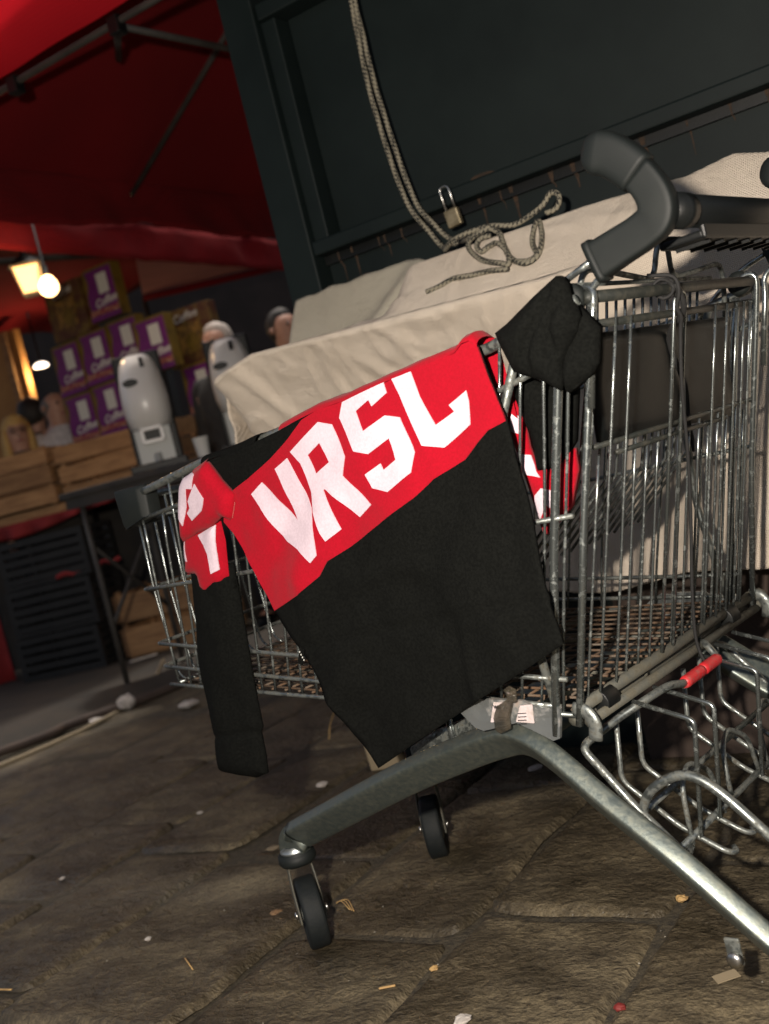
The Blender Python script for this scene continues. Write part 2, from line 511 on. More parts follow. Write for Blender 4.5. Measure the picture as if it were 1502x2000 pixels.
def woven(name, base, var, scale, rough=0.85, strength=0.5, dist=0.001, vscale=3.0, trans=0.0, crumple=0.0):
    """woven sheet: two crossed thread waves as relief plus blotches"""
    m = bpy.data.materials.new(name)
    m.use_nodes = True
    nt = m.node_tree
    L = nt.links.new
    b = nt.nodes['Principled BSDF']
    b.inputs['Roughness'].default_value = rough
    b.inputs['Specular IOR Level'].default_value = 0.25
    tc = nt.nodes.new('ShaderNodeTexCoord')
    src = tc.outputs['Object']
    n1 = nt.nodes.new('ShaderNodeTexNoise')
    n1.inputs['Scale'].default_value = vscale
    n1.inputs['Detail'].default_value = 8
    L(src, n1.inputs['Vector'])
    cr = nt.nodes.new('ShaderNodeValToRGB')
    cr.color_ramp.elements[0].position = 0.35
    cr.color_ramp.elements[1].position = 0.65
    cr.color_ramp.elements[0].color = (*base, 1)
    cr.color_ramp.elements[1].color = (*var, 1)
    L(n1.outputs['Fac'], cr.inputs['Fac'])
    hs = []
    for d in ('X', 'Z'):
        w = nt.nodes.new('ShaderNodeTexWave')
        w.bands_direction = d
        w.inputs['Scale'].default_value = scale
        w.inputs['Distortion'].default_value = 0.9
        w.inputs['Detail'].default_value = 2
        w.inputs['Detail Scale'].default_value = 3
        L(src, w.inputs['Vector'])
        hs.append(w.outputs['Fac'])
    th = nt.nodes.new('ShaderNodeMath')
    th.operation = 'MULTIPLY'
    L(hs[0], th.inputs[0])
    L(hs[1], th.inputs[1])
    tm = nt.nodes.new('ShaderNodeMapRange')
    tm.inputs['To Min'].default_value = 0.86
    tm.inputs['To Max'].default_value = 1.12
    L(th.outputs[0], tm.inputs['Value'])
    mv = nt.nodes.new('ShaderNodeVectorMath')
    mv.operation = 'SCALE'
    L(cr.outputs['Color'], mv.inputs[0])
    L(tm.outputs['Result'], mv.inputs['Scale'])
    L(mv.outputs[0], b.inputs['Base Color'])
    n4 = nt.nodes.new('ShaderNodeTexNoise')
    n4.inputs['Scale'].default_value = scale * 1.2
    n4.inputs['Detail'].default_value = 6
    L(src, n4.inputs['Vector'])
    a = nt.nodes.new('ShaderNodeMath')
    a.operation = 'ADD'
    L(hs[0], a.inputs[0])
    L(hs[1], a.inputs[1])
    a2 = nt.nodes.new('ShaderNodeMath')
    a2.operation = 'ADD'
    L(a.outputs[0], a2.inputs[0])
    L(n4.outputs['Fac'], a2.inputs[1])
    bp = nt.nodes.new('ShaderNodeBump')
    bp.inputs['Strength'].default_value = strength
    bp.inputs['Distance'].default_value = dist
    L(a2.outputs[0], bp.inputs['Height'])
    if crumple:
        n5 = nt.nodes.new('ShaderNodeTexNoise')
        n5.inputs['Scale'].default_value = 9
        n5.inputs['Detail'].default_value = 5
        n5.inputs['Distortion'].default_value = 1.2
        L(src, n5.inputs['Vector'])
        b5 = nt.nodes.new('ShaderNodeBump')
        b5.inputs['Strength'].default_value = crumple
        b5.inputs['Distance'].default_value = 0.03
        L(n5.outputs['Fac'], b5.inputs['Height'])
        L(b5.outputs['Normal'], bp.inputs['Normal'])
    L(bp.outputs['Normal'], b.inputs['Normal'])
    if trans:
        out = nt.nodes['Material Output']
        t = nt.nodes.new('ShaderNodeBsdfTranslucent')
        L(cr.outputs['Color'], t.inputs['Color'])
        mx = nt.nodes.new('ShaderNodeMixShader')
        mx.inputs[0].default_value = trans
        L(b.outputs[0], mx.inputs[1])
        L(t.outputs[0], mx.inputs[2])
        L(mx.outputs[0], out.inputs['Surface'])
    return m

M = {}
M['zinc'] = metal_dirty('galvanised_wire', (0.25, 0.275, 0.27), 0.25, (0.050, 0.048, 0.036), 0.55, 0.70, 90)
M['zinc_dirty'] = metal_dirty('dirty_galvanised_tube', (0.21, 0.23, 0.22), 0.34, (0.055, 0.052, 0.039), 0.44, 0.64, 80)
M['chassis'] = mat('scuffed_zinc_chassis', (0.085, 0.102, 0.095), 0.40, metal=0.65, var=(0.145, 0.152, 0.122), vscale=110, vlo=0.40, vhi=0.82, rvar=0.10, stretch=(1, 1, 1), bump=0.3, bscale=260, bdist_=0.0008, detail=10)
M['rusty'] = metal_dirty('rusty_floor_wire', (0.16, 0.15, 0.125), 0.5, (0.085, 0.046, 0.022), 0.26, 0.56, 18)
M['grime_tube'] = metal_dirty('grimy_hinge_tube', (0.13, 0.135, 0.12), 0.5, (0.070, 0.064, 0.045), 0.32, 0.58, 34, bump=0.5, bscale=220)
M['dark_tube'] = mat('dark_grimy_tube', (0.022, 0.025, 0.022), 0.5, metal=0.3, var=(0.06, 0.057, 0.045), vscale=45, vlo=0.45, vhi=0.72, bump=0.5, bscale=200)
M['rustbracket'] = metal_dirty('zinc_plate_with_rust', (0.42, 0.45, 0.45), 0.4, (0.22, 0.11, 0.05), 0.58, 0.72, 9)
M['red_grip'] = mat('worn_red_plastic', (0.45, 0.015, 0.02), 0.45, var=(0.30, 0.10, 0.09), vscale=120, vlo=0.5, vhi=0.75, bump=0.4, bscale=150)
M['plastic'] = mat('dusty_grey_black_plastic', (0.0042, 0.0062, 0.0060), 0.62, spec=0.32, var=(0.0088, 0.0110, 0.0098), vscale=7, vlo=0.42, vhi=0.7, bump=0.25, bscale=700, bdist_=0.0005)
M['blackplastic'] = mat('black_plastic', (0.0030, 0.0038, 0.0040), 0.45, spec=0.3, var=(0.0075, 0.0085, 0.0075), vscale=20, vlo=0.5, vhi=0.8, bump=0.15, bscale=300)
M['rubber'] = mat('grey_rubber_tyre', (0.0042, 0.0062, 0.0066), 0.7, spec=0.3, var=(0.011, 0.012, 0.0105), vscale=35, vlo=0.48, vhi=0.75, bump=0.3, bscale=200)
M['blackcloth'] = mat('black_fleece', (0.0033, 0.0036, 0.0032), 0.95, var=(0.0056, 0.0060, 0.0053), vscale=260, bump=0.5, bscale=900, bdist_=0.0012, sheen=0.0, spec=0.06)
M['redcloth'] = mat('red_fleece', (0.34, 0.0014, 0.012), 0.9, var=(0.29, 0.0014, 0.0095), vscale=300, bump=0.45, bscale=900, bdist_=0.001, sheen=0.05, spec=0.15)
M['whiteprint'] = mat('white_print', (0.61, 0.50, 0.56), 0.8, var=(0.55, 0.445, 0.50), vscale=240, bump=0.35, bscale=700, bdist_=0.0008, spec=0.2)
M['thread'] = mat('seam_thread', (0.45, 0.12, 0.10), 0.8)
M['tarp'] = woven('white_woven_tarp', (0.70, 0.605, 0.49), (0.79, 0.69, 0.57), 96, strength=0.65, dist=0.003, vscale=4.0, crumple=0.34)
M['tarp2'] = woven('grey_white_woven_tarp', (0.58, 0.53, 0.42), (0.68, 0.63, 0.51), 88, strength=0.8, dist=0.0035, vscale=4, crumple=0.34)
M['kiosk'] = mat('dark_green_steel', (0.0026, 0.0058, 0.0058), 0.60, var=(0.0068, 0.0118, 0.0112), vscale=3.5, vlo=0.30, vhi=0.75, bump=0.12, bscale=220, bdist_=0.001, spec=0.22)
M['rope'] = None
M['brass'] = mat('dull_brass', (0.30, 0.25, 0.16), 0.45, metal=0.7, var=(0.20, 0.165, 0.10), vscale=60, bump=0.2, bscale=300)
M['steel'] = mat('worn_steel', (0.55, 0.55, 0.53), 0.3, metal=1.0, var=(0.40, 0.38, 0.34), vscale=60)
M['rust'] = mat('rust', (0.036, 0.019, 0.009), 0.9, var=(0.018, 0.011, 0.006), vscale=80, bump=0.5, bscale=200)
M['brownbase'] = mat('dark_brown_board', (0.032, 0.021, 0.016), 0.8, var=(0.052, 0.034, 0.024), vscale=9, vlo=0.35, vhi=0.7, bump=0.5, bscale=40, bdist_=0.004, stretch=(1, 1, 0.5))
M['canopy'] = woven('red_canopy_cloth', (0.15, 0.0028, 0.0048), (0.12, 0.0022, 0.0038), 40, strength=0.2, vscale=1.5, trans=0.06, rough=1.0)
M['canopy_dimmed'] = woven('red_valance_cloth', (0.13, 0.0024, 0.0042), (0.10, 0.0018, 0.0032), 40, strength=0.2, vscale=1.5, rough=1.0)  # valance red darkened and made opaque to hold back the sun's glow
M['canopy_sunlit'] = woven('sunlit_red_cloth', (0.52, 0.010, 0.018), (0.45, 0.008, 0.014), 40, strength=0.2, vscale=1.5, trans=0.5)  # brighter red puts the sunlight on the front flap into its colour
M['canopy_pale'] = woven('faded_pink_canopy_cloth', (0.80, 0.42, 0.38), (0.72, 0.36, 0.33), 30, strength=0.2, vscale=1.5, trans=0.6)
M['alu'] = mat('grey_tent_tube', (0.040, 0.036, 0.031), 0.65, metal=0.2, var=(0.025, 0.022, 0.019), vscale=10)
M['wood'] = mat('rough_crate_wood', (0.30, 0.17, 0.075), 0.8, var=(0.20, 0.105, 0.045), vscale=6, stretch=(1, 6, 9), bump=0.3, bscale=40, rand=0.22)
M['darkwood'] = mat('dark_counter', (0.02, 0.018, 0.016), 0.6, var=(0.032, 0.027, 0.022), vscale=6)
M['blackcrate'] = mat('black_crate_plastic', (0.0055, 0.0055, 0.0055), 0.5, var=(0.010, 0.010, 0.0095), vscale=12)
M['purple'] = mat('purple_card', (0.15, 0.012, 0.15), 0.5, var=(0.12, 0.009, 0.12), vscale=15)
M['yellow'] = mat('yellow_card', (0.17, 0.105, 0.010), 0.55, var=(0.10, 0.06, 0.007), vscale=12)
M['cardmix'] = mat('printed_picture', (0.05, 0.03, 0.012), 0.55, var=(0.30, 0.16, 0.03), vscale=26, vlo=0.42, vhi=0.62)
M['strip'] = mat('printed_berries', (0.40, 0.26, 0.15), 0.55, var=(0.24, 0.02, 0.04), vscale=60, vlo=0.45, vhi=0.52)
M['card_white'] = mat('white_card', (0.60, 0.60, 0.55), 0.6)
M['orange_red'] = mat('brown_red_card', (0.075, 0.022, 0.010), 0.55, var=(0.15, 0.095, 0.015), vscale=14, vlo=0.45, vhi=0.6)
M['white_plastic'] = mat('white_machine_shell', (0.66, 0.64, 0.60), 0.3, var=(0.62, 0.60, 0.56), vscale=4)
M['grey_plastic'] = mat('grey_machine_plastic', (0.33, 0.34, 0.32), 0.4)
M['cup'] = mat('white_paper_cup', (0.62, 0.61, 0.57), 0.6)
M['paper'] = mat('white_paper', (0.42, 0.39, 0.35), 0.8, var=(0.30, 0.27, 0.24), vscale=40, bump=0.3, bscale=80)
M['paper_grit'] = mat('pale_grit', (0.22, 0.20, 0.16), 0.8, var=(0.10, 0.09, 0.07), vscale=30)
M['straw'] = mat('dry_straw', (0.42, 0.27, 0.10), 0.8, var=(0.32, 0.20, 0.08), vscale=60)
M['leafbrown'] = mat('dry_leaf', (0.22, 0.13, 0.06), 0.8, var=(0.14, 0.08, 0.04), vscale=60)
M['redscrap'] = mat('dark_red_scrap', (0.14, 0.015, 0.012), 0.6)
M['redcurtain'] = mat('dark_red_curtain', (0.22, 0.012, 0.014), 0.85, var=(0.16, 0.009, 0.01), vscale=4)
M['mat'] = mat('brown_ground_sheet', (0.013, 0.0095, 0.0055), 0.85, var=(0.025, 0.017, 0.009), vscale=4, bump=0.4, bscale=30, bdist_=0.004)
M['facade'] = mat('dark_old_render', (0.024, 0.017, 0.014), 0.9, var=(0.015, 0.011, 0.009), vscale=2, bump=0.3, bscale=12, bdist_=0.01)
M['ochre'] = mat('ochre_painted_board', (0.30, 0.15, 0.04), 0.8, var=(0.24, 0.115, 0.03), vscale=3)
M['skin'] = mat('skin', (0.42, 0.24, 0.17), 0.55, var=(0.38, 0.20, 0.14), vscale=30)
M['blond'] = mat('blond_hair', (0.62, 0.42, 0.15), 0.6, var=(0.36, 0.21, 0.06), vscale=60, stretch=(4, 4, 1), bump=0.6, bscale=60, bdist_=0.01)
M['darkhair'] = mat('dark_hair', (0.012, 0.010, 0.009), 0.6, bump=0.6, bscale=60, bdist_=0.01, var=(0.02, 0.016, 0.013), vscale=40)
M['greyhair'] = mat('grey_hair', (0.10, 0.09, 0.085), 0.7, var=(0.20, 0.19, 0.18), vscale=50)
M['whitehair'] = mat('white_hair', (0.45, 0.40, 0.36), 0.7, var=(0.35, 0.31, 0.28), vscale=50)
M['shirt_white'] = mat('white_shirt', (0.55, 0.53, 0.55), 0.85, var=(0.42, 0.41, 0.43), vscale=30, bump=0.4, bscale=25, bdist_=0.01)
M['shirt_dark'] = mat('dark_jacket', (0.012, 0.012, 0.013), 0.85, var=(0.02, 0.02, 0.02), vscale=20)
M['shirt_grey'] = mat('grey_jacket', (0.10, 0.11, 0.10), 0.85, var=(0.07, 0.08, 0.075), vscale=20)
M['trousers'] = mat('dark_blue_trousers', (0.010, 0.012, 0.018), 0.9, var=(0.016, 0.018, 0.026), vscale=30, bump=0.3, bscale=40, bdist_=0.005)
M['lens_dark'] = mat('dark_eye', (0.02, 0.015, 0.012), 0.2)
M['lip'] = mat('lip', (0.30, 0.10, 0.09), 0.5)
M['bulb'] = emit('lit_bulb', (1.0, 0.60, 0.26), 7.0)
M['lamp_glass'] = emit('lit_lantern_pane', (1.0, 0.55, 0.20), 2.2)
M['lamp_cold'] = emit('lit_ceiling_lamp', (1.0, 0.86, 0.72), 4.0)
M['sticker'] = mat('worn_paper_sticker', (0.52, 0.44, 0.44), 0.6, var=(0.36, 0.31, 0.28), vscale=50)
M['tape'] = mat('dirty_clear_tape', (0.075, 0.062, 0.044), 0.08, var=(0.03, 0.028, 0.022), vscale=60, bump=1.0, bscale=90, bdist_=0.004)
M['tape'].node_tree.nodes['Principled BSDF'].inputs['Alpha'].default_value = 0.55
M['ink'] = mat('black_ink', (0.015, 0.015, 0.016), 0.6)
M['string'] = mat('black_string', (0.010, 0.010, 0.010), 0.8, bump=0.4, bscale=400)
M['cord'] = mat('dirty_beige_cord', (0.20, 0.16, 0.10), 0.8)

def rope_mat():
    m = bpy.data.materials.new('braided_rope_beige_with_black_flecks')
    m.use_nodes = True
    nt = m.node_tree
    L = nt.links.new
    b = nt.nodes['Principled BSDF']
    b.inputs['Roughness'].default_value = 0.9
    uv = nt.nodes.new('ShaderNodeUVMap')
    mp = nt.nodes.new('ShaderNodeMapping')
    mp.inputs['Scale'].default_value = (1, 1, 1)
    L(uv.outputs['UV'], mp.inputs['Vector'])
    ck = nt.nodes.new('ShaderNodeTexChecker')
    ck.inputs['Scale'].default_value = 1.0
    ck.inputs['Color1'].default_value = (0.20, 0.18, 0.13, 1)
    ck.inputs['Color2'].default_value = (0.012, 0.012, 0.010, 1)
    L(mp.outputs['Vector'], ck.inputs['Vector'])
    n1 = nt.nodes.new('ShaderNodeTexNoise')
    n1.inputs['Scale'].default_value = 3
    L(mp.outputs['Vector'], n1.inputs['Vector'])
    mx = nt.nodes.new('ShaderNodeMix')
    mx.data_type = 'RGBA'
    mx.inputs[6].default_value = (0.225, 0.205, 0.155, 1)
    L(ck.outputs['Color'], mx.inputs[7])
    gt = nt.nodes.new('ShaderNodeMath')
    gt.operation = 'GREATER_THAN'
    gt.inputs[1].default_value = 0.43
    L(n1.outputs['Fac'], gt.inputs[0])
    L(gt.outputs[0], mx.inputs[0])
    L(mx.outputs[2], b.inputs['Base Color'])
    return m
M['rope'] = rope_mat()

# ------------------------------------------------------------------ ground and paving
def stone_mat():
    m = bpy.data.materials.new('dark_split_slate')
    m.use_nodes = True
    nt = m.node_tree
    L = nt.links.new
    b = nt.nodes['Principled BSDF']
    tc = nt.nodes.new('ShaderNodeTexCoord')
    oi = nt.nodes.new('ShaderNodeObjectInfo')
    ad = nt.nodes.new('ShaderNodeVectorMath')
    ad.operation = 'MULTIPLY_ADD'
    ad.inputs[1].default_value = (1, 1, 1)
    L(tc.outputs['Object'], ad.inputs[0])
    cmb = nt.nodes.new('ShaderNodeCombineXYZ')
    mm = nt.nodes.new('ShaderNodeMath')
    mm.operation = 'MULTIPLY'
    mm.inputs[1].default_value = 37.0
    L(oi.outputs['Random'], mm.inputs[0])
    L(mm.outputs[0], cmb.inputs[2])
    L(cmb.outputs[0], ad.inputs[2])
    mp = nt.nodes.new('ShaderNodeMapping')
    mp.inputs['Rotation'].default_value = (0, 0, rad(-10))
    mp.inputs['Scale'].default_value = (1.0, 1.3, 1.0)
    L(ad.outputs[0], mp.inputs['Vector'])
    def nz_(scale, det, src, rough=0.6, dist=0.0):
        n = nt.nodes.new('ShaderNodeTexNoise')
        n.inputs['Scale'].default_value = scale
        n.inputs['Detail'].default_value = det
        n.inputs['Roughness'].default_value = rough
        n.inputs['Distortion'].default_value = dist
        L(src, n.inputs['Vector'])
        return n.outputs['Fac']
    A = nz_(3.2, 10, ad.outputs[0], 0.62, 0.4)
    B = nz_(9.0, 4, mp.outputs['Vector'], 0.5, 0.5)
    F2 = nz_(70.0, 4, ad.outputs[0], 0.55, 0.0)
    G = nz_(190.0, 4, ad.outputs[0], 0.65)
    cr = nt.nodes.new('ShaderNodeValToRGB')
    e = cr.color_ramp.elements
    e[0].position, e[0].color = 0.39, (0.030, 0.0245, 0.0150, 1)
    e[1].position, e[1].color = 0.66, (0.165, 0.135, 0.080, 1)
    k = e.new(0.50)
    k.color = (0.068, 0.055, 0.034, 1)
    mixv = nt.nodes.new('ShaderNodeMix')
    mixv.inputs[0].default_value = 0.5
    L(A, mixv.inputs[2])
    mixw = nt.nodes.new('ShaderNodeMix')
    mixw.inputs[0].default_value = 0.45
    L(B, mixw.inputs[2])
    L(F2, mixw.inputs[3])
    L(mixw.outputs[0], mixv.inputs[3])
    L(mixv.outputs[0], cr.inputs['Fac'])
    mx = nt.nodes.new('ShaderNodeMix')
    mx.data_type = 'RGBA'
    mx.blend_type = 'MULTIPLY'
    mx.inputs[0].default_value = 0.55
    L(cr.outputs['Color'], mx.inputs[6])
    g2 = nt.nodes.new('ShaderNodeValToRGB')
    g2.color_ramp.elements[0].position = 0.35
    g2.color_ramp.elements[0].color = (0.45, 0.45, 0.45, 1)
    g2.color_ramp.elements[1].position = 0.66
    g2.color_ramp.elements[1].color = (1.5, 1.45, 1.4, 1)
    L(G, g2.inputs['Fac'])
    L(g2.outputs['Color'], mx.inputs[7])
    L(mx.outputs[2], b.inputs['Base Color'])
    rr = nt.nodes.new('ShaderNodeMapRange')
    rr.inputs['From Min'].default_value = 0.35
    rr.inputs['From Max'].default_value = 0.65
    rr.inputs['To Min'].default_value = 0.34
    rr.inputs['To Max'].default_value = 0.8
    L(A, rr.inputs['Value'])
    L(rr.outputs['Result'], b.inputs['Roughness'])
    b.inputs['Specular IOR Level'].default_value = 0.35
    vo = nt.nodes.new('ShaderNodeTexVoronoi')
    vo.feature = 'F1'
    vo.inputs['Scale'].default_value = 34.0
    vo.inputs['Detail'].default_value = 2.0
    vo.inputs['Roughness'].default_value = 0.6
    wv_ = nt.nodes.new('ShaderNodeVectorMath')
    wv_.operation = 'MULTIPLY_ADD'
    wv_.inputs[1].default_value = (0.05, 0.05, 0.05)
    nv_ = nt.nodes.new('ShaderNodeTexNoise')
    nv_.inputs['Scale'].default_value = 30
    nv_.inputs['Detail'].default_value = 4
    L(mp.outputs['Vector'], nv_.inputs['Vector'])
    L(nv_.outputs['Color'], wv_.inputs[0])
    L(mp.outputs['Vector'], wv_.inputs[2])
    L(wv_.outputs[0], vo.inputs['Vector'])
    sn = nt.nodes.new('ShaderNodeMath')
    sn.operation = 'SNAP'
    sn.inputs[1].default_value = 0.055
    L(mixw.outputs[0], sn.inputs[0])
    hm = nt.nodes.new('ShaderNodeMix')
    hm.inputs[0].default_value = 0.72
    L(sn.outputs[0], hm.inputs[2])
    L(mixw.outputs[0], hm.inputs[3])
    b1 = nt.nodes.new('ShaderNodeBump')
    b1.inputs['Strength'].default_value = 1.0
    b1.inputs['Distance'].default_value = 0.017
    vm = nt.nodes.new('ShaderNodeMix')
    vm.inputs[0].default_value = 0.16
    L(hm.outputs[0], vm.inputs[2])
    L(vo.outputs['Distance'], vm.inputs[3])
    L(vm.outputs[0], b1.inputs['Height'])
    b2 = nt.nodes.new('ShaderNodeBump')
    b2.inputs['Strength'].default_value = 0.5
    b2.inputs['Distance'].default_value = 0.0025
    L(G, b2.inputs['Height'])
    L(b1.outputs['Normal'], b2.inputs['Normal'])
    L(b2.outputs['Normal'], b.inputs['Normal'])
    return m

M['slate'] = stone_mat()
M['mud'] = mat('trodden_mud_in_the_joints', (0.024, 0.019, 0.0110), 0.85, var=(0.075, 0.060, 0.034), vscale=70, vlo=0.35, vhi=0.65, bump=1.0, bscale=110, bdist_=0.008)

gv, gf = [], []
ground = mk('ground', [(-150, -150, -0.0015), (150, -150, -0.0015), (150, 150, -0.0015), (-150, 150, -0.0015)], [(0, 1, 2, 3)], M['mud'], smooth=False, loc=(0, 0, 0), rotz=WALL_R)
ground['kind'] = 'structure'

courses = [0.70, 0.36, 0.03, -0.33, -0.68, -1.02, -1.38, -1.82, -2.17, -2.52, -2.80, -3.17, -3.50, -3.92, -4.28, -4.7, -5.1]
fixed = {(-1.82): [1.85, 2.55, 1.18], (-1.38): [1.52, 2.20, 0.9], (-1.02): [1.60, 2.28, 1.05], (-0.68): [1.80, 1.12, 2.5]}
def stone(s0, s1, n0, n1, near):
    g = 0.0025
    c = ((s0 + s1) / 2, (n0 + n1) / 2)
    hs, hn = (s1 - s0) / 2 - g, (n1 - n0) / 2 - g
    sd = random.random() * 100
    dz = random.uniform(-0.0035, 0.0025)
    tx, ty = random.uniform(-0.008, 0.008), random.uniform(-0.008, 0.008)
    kx, ky = (max(8, int(hs * 2 / 0.0125)), max(8, int(hn * 2 / 0.0125))) if near else (6, 6)
    kx, ky = min(kx, 44), min(ky, 70)
    vs, fs = [], []
    for j in range(ky + 1):
        for i in range(kx + 1):
            u, v = -1 + 2 * i / kx, -1 + 2 * j / ky
            # rounded, uneven outline
            e = max(abs(u), abs(v))
            cr = 0.06 * (abs(u) ** 10) * (abs(v) ** 10)
            x = u * hs * (1 - cr) + 0.009 * nz(c[0] * 3 + v * 1.6 + 3, c[1] * 3 + sd, 1 if u > 0 else 7) * abs(u) ** 3
            y = v * hn * (1 - cr) + 0.011 * nz(c[0] * 3 + u * 1.3, sd + 9, 2 if v > 0 else 5) * abs(v) ** 3
            X, Y = x + c[0], y + c[1]
            dx, dy = (1 - abs(u)) * hs, (1 - abs(v)) * hn
            d = min(dx, dy)
            z = dz + tx * u + ty * v
            if near:
                a, b2 = X * 0.985 + Y * 0.17, -X * 0.17 + Y * 0.985
                z += 0.0034 * noise.fractal(Vector((a * 9, b2 * 17, sd)), 0.75, 2.1, 6) + 0.0055 * nz(X * 5, Y * 5, sd)
            edge = 0.020
            if d < edge:
                t = 1 - d / edge
                z -= 0.0120 * t ** 2.6 + 0.0018 * t * abs(nz(X * 24, Y * 24, sd))
            vs.append((x, y, z))
    for j in range(ky):
        for i in range(kx):
            a = j * (kx + 1) + i
            fs.append((a, a + 1, a + kx + 2, a + kx + 1))
    o = mk('flagstone', vs, fs, M['slate'], ground, True)
    o.location = (c[0], c[1], 0.0075)
    return o

for ci in range(len(courses) - 1):
    s1, s0 = courses[ci], courses[ci + 1]
    cuts = list(fixed.get(s0, fixed.get(s1 if False else s0, [])))
    n = 0.75 + random.uniform(-0.2, 0.2)
    marks = sorted(cuts) if cuts else []
    while n < 7.2:
        if marks:
            if not any(abs(n - k) < 0.36 for k in marks) and n < max(marks):
                cuts.append(n)
            elif n > max(marks) + 0.36:
                cuts.append(n)
        else:
            cuts.append(n)
        n += random.uniform(0.42, 0.78) * (1.25 if n > 3.5 else 1)
    cuts = sorted(cuts)
    for a, b in zip(cuts, cuts[1:]):
        p = wl((s0 + s1) / 2, (a + b) / 2)
        if p.y < 0.8 or abs(p.x) > 0.42 * p.y + 0.5 or p.y > 6.6:
            continue
        stone(s0, s1, a, b, p.y < 4.0)

# ------------------------------------------------------------------ far facade closing the square
fac = empty('old_building', wl(-3.5, 11.0), WALL_R)
mb = MB()
mb.box((0, 0.3, 3.5), (26, 0.6, 7.0))
mb.build('wall', M['facade'], fac, False)
for i in range(5):
    x = -6.5 + i * 3.1
    f = MB()
    f.box((x - 0.62, -0.04, 1.5), (0.14, 0.10, 2.2)); f.box((x + 0.62, -0.04, 1.5), (0.14, 0.10, 2.2)); f.box((x, -0.04, 2.67), (1.38, 0.10, 0.14))
    w_ = f.build('window', M['facade'], fac, False)
    g_ = MB(); g_.box((x, -0.012, 1.5), (1.1, 0.02, 2.2)); g_.build('pane', M['lens_dark'], w_, False)
tag(fac, 'dark brown plastered building wall closing the market behind the stalls', 'building')
ob = empty('ochre_board', Vector((-3.05, 9.3, 0)), WALL_R)
mb = MB(); mb.box((-0.9, 0, 1.25), (3.2, 0.06, 2.5)); mb.build('panel', M['ochre'], ob, False)
for x in (-2.4, -0.9, 0.6):
    mb = MB(); mb.box((x, -0.05, 1.25), (0.07, 0.04, 2.5)); mb.build('batten', M['wood'], ob, False)
tag(ob, 'ochre board wall lit warm behind the people at the far left', 'partition')

# ------------------------------------------------------------------ kiosk (dark steel shutter wall)
K = empty('steel_kiosk', wl(-1.636, 2.40), WALL_R)
X1 = 4.2
mb = MB(); mb.box((0.049, 0.05, 1.30), (0.098, 0.10, 2.6)); mb.build('corner_post', M['kiosk'], K, False, bevel=0.005)
mb = MB(); mb.box((0.1215, 0.055, 1.645), (0.045, 0.07, 0.575)); mb.build('inner_jamb', M['kiosk'], K, False, bevel=0.004)
mb = MB(); mb.box((0.1015 + X1 / 2, 0.05, 1.955), (X1, 0.085, 0.042)); mb.build('top_rail', M['kiosk'], K, False, bevel=0.005)
for i, (a, b_) in enumerate(((0.146, 2.4), (2.405, 4.2))):
    mb = MB(); mb.box(((a + b_) / 2, 0.085, 1.645), (b_ - a - 0.002, 0.02, 0.575)); mb.build('panel', M['kiosk'], K, False, bevel=0.002)
mb = MB(); mb.box((0.1015 + X1 / 2, 0.045, 1.355), (X1, 0.09, 0.036)); ledge = mb.build('ledge', M['kiosk'], K, False, bevel=0.005)
mb = MB(); mb.box((0.1015 + X1 / 2, 0.075, 0.665), (X1, 0.03, 1.33)); lower = mb.build('lower_panel', M['kiosk'], K, False)
mb = MB(); mb.box((0.1015 + X1 / 2, 0.052, 1.325), (X1, 0.016, 0.022)); mb.build('slot_strip', M['blackplastic'], K, False)
mb = MB(); mb.box((0.04, 0.5, 0.97), (0.04, 0.78, 1.94)); mb.build('side_wall', M['kiosk'], K, False)
# rust runs under the ledge
for i in range(34):
    x = 0.15 + i * 0.050 + random.uniform(-0.02, 0.02)
    if random.random() < 0.3:
        continue
    L_ = random.choice((0.012, 0.02, 0.03, 0.05, 0.085))
    w_ = random.uniform(0.0022, 0.0060)
    vs = []
    N_ = 6
    for k in range(N_ + 1):
        t = k / N_
        ww = w_ * (1 - 0.7 * t) * (0.7 + 0.6 * random.random())
        zz = 1.336 - (L_ + 0.022) * t
        yy = 0.0425 if zz > 1.312 else 0.0585
        vs += [(x - ww, yy, zz), (x + ww, yy, zz)]
    mk('rust_run', vs, [(2 * k, 2 * k + 1, 2 * k + 3, 2 * k + 2) for k in range(N_)], M['rust'], K)
vs = [(0.56 + 0.035 * math.cos(a) * (1 + 0.5 * nz(a, 3)), 0.0735, 1.385 + 0.012 * math.sin(a) * (1 + 0.6 * nz(a, 8))) for a in [i * math.pi / 12 for i in range(24)]]
mk('rust_patch', vs, [tuple(range(24))], M['rust'], K)
mb = MB(); mb.box((0.42 + X1 / 2, 0.06, 2.36), (X1 - 0.3, 0.04, 0.70)); mb.build('shade_board', M['kiosk'], K, False)  # unseen board added above the rail to cast shade forward
mb = MB(); mb.box((X1 / 2, 0.42, 2.77), (X1 + 0.1, 0.95, 0.04)); mb.build('roof', M['kiosk'], K, False)  # unseen slab added on top to keep the sun off the cart
mb = MB(); mb.box((1.47, -0.92, 2.74), (5.66, 1.80, 0.02)); mb.build('awning', M['kiosk'], K, False)  # unseen overhead sheet, added only to shade the foreground from the sun
tag(K, 'dark green steel kiosk front with recessed panels, ledge and rust runs', 'kiosk')

# padlock on the kiosk
pk = empty('padlock', wl(-1.109, 2.345, 1.275), WALL_R)
pk.rotation_euler = (0, rad(-6), WALL_R)
mb = MB(); mb.box((0, 0, 0.020), (0.036, 0.016, 0.041)); mb.build('body', M['brass'], pk, False, bevel=0.004)
mb = MB(); mb.sweep(fil([(-0.0115, 0, 0.036), (-0.0115, 0, 0.094), (0.0115, 0, 0.094), (0.0115, 0, 0.036)], 0.0115, 6), 0.0031, 8); mb.build('shackle', M['steel'], pk)
tag(pk, 'brass padlock with a long steel shackle hanging below the kiosk ledge', 'padlock')

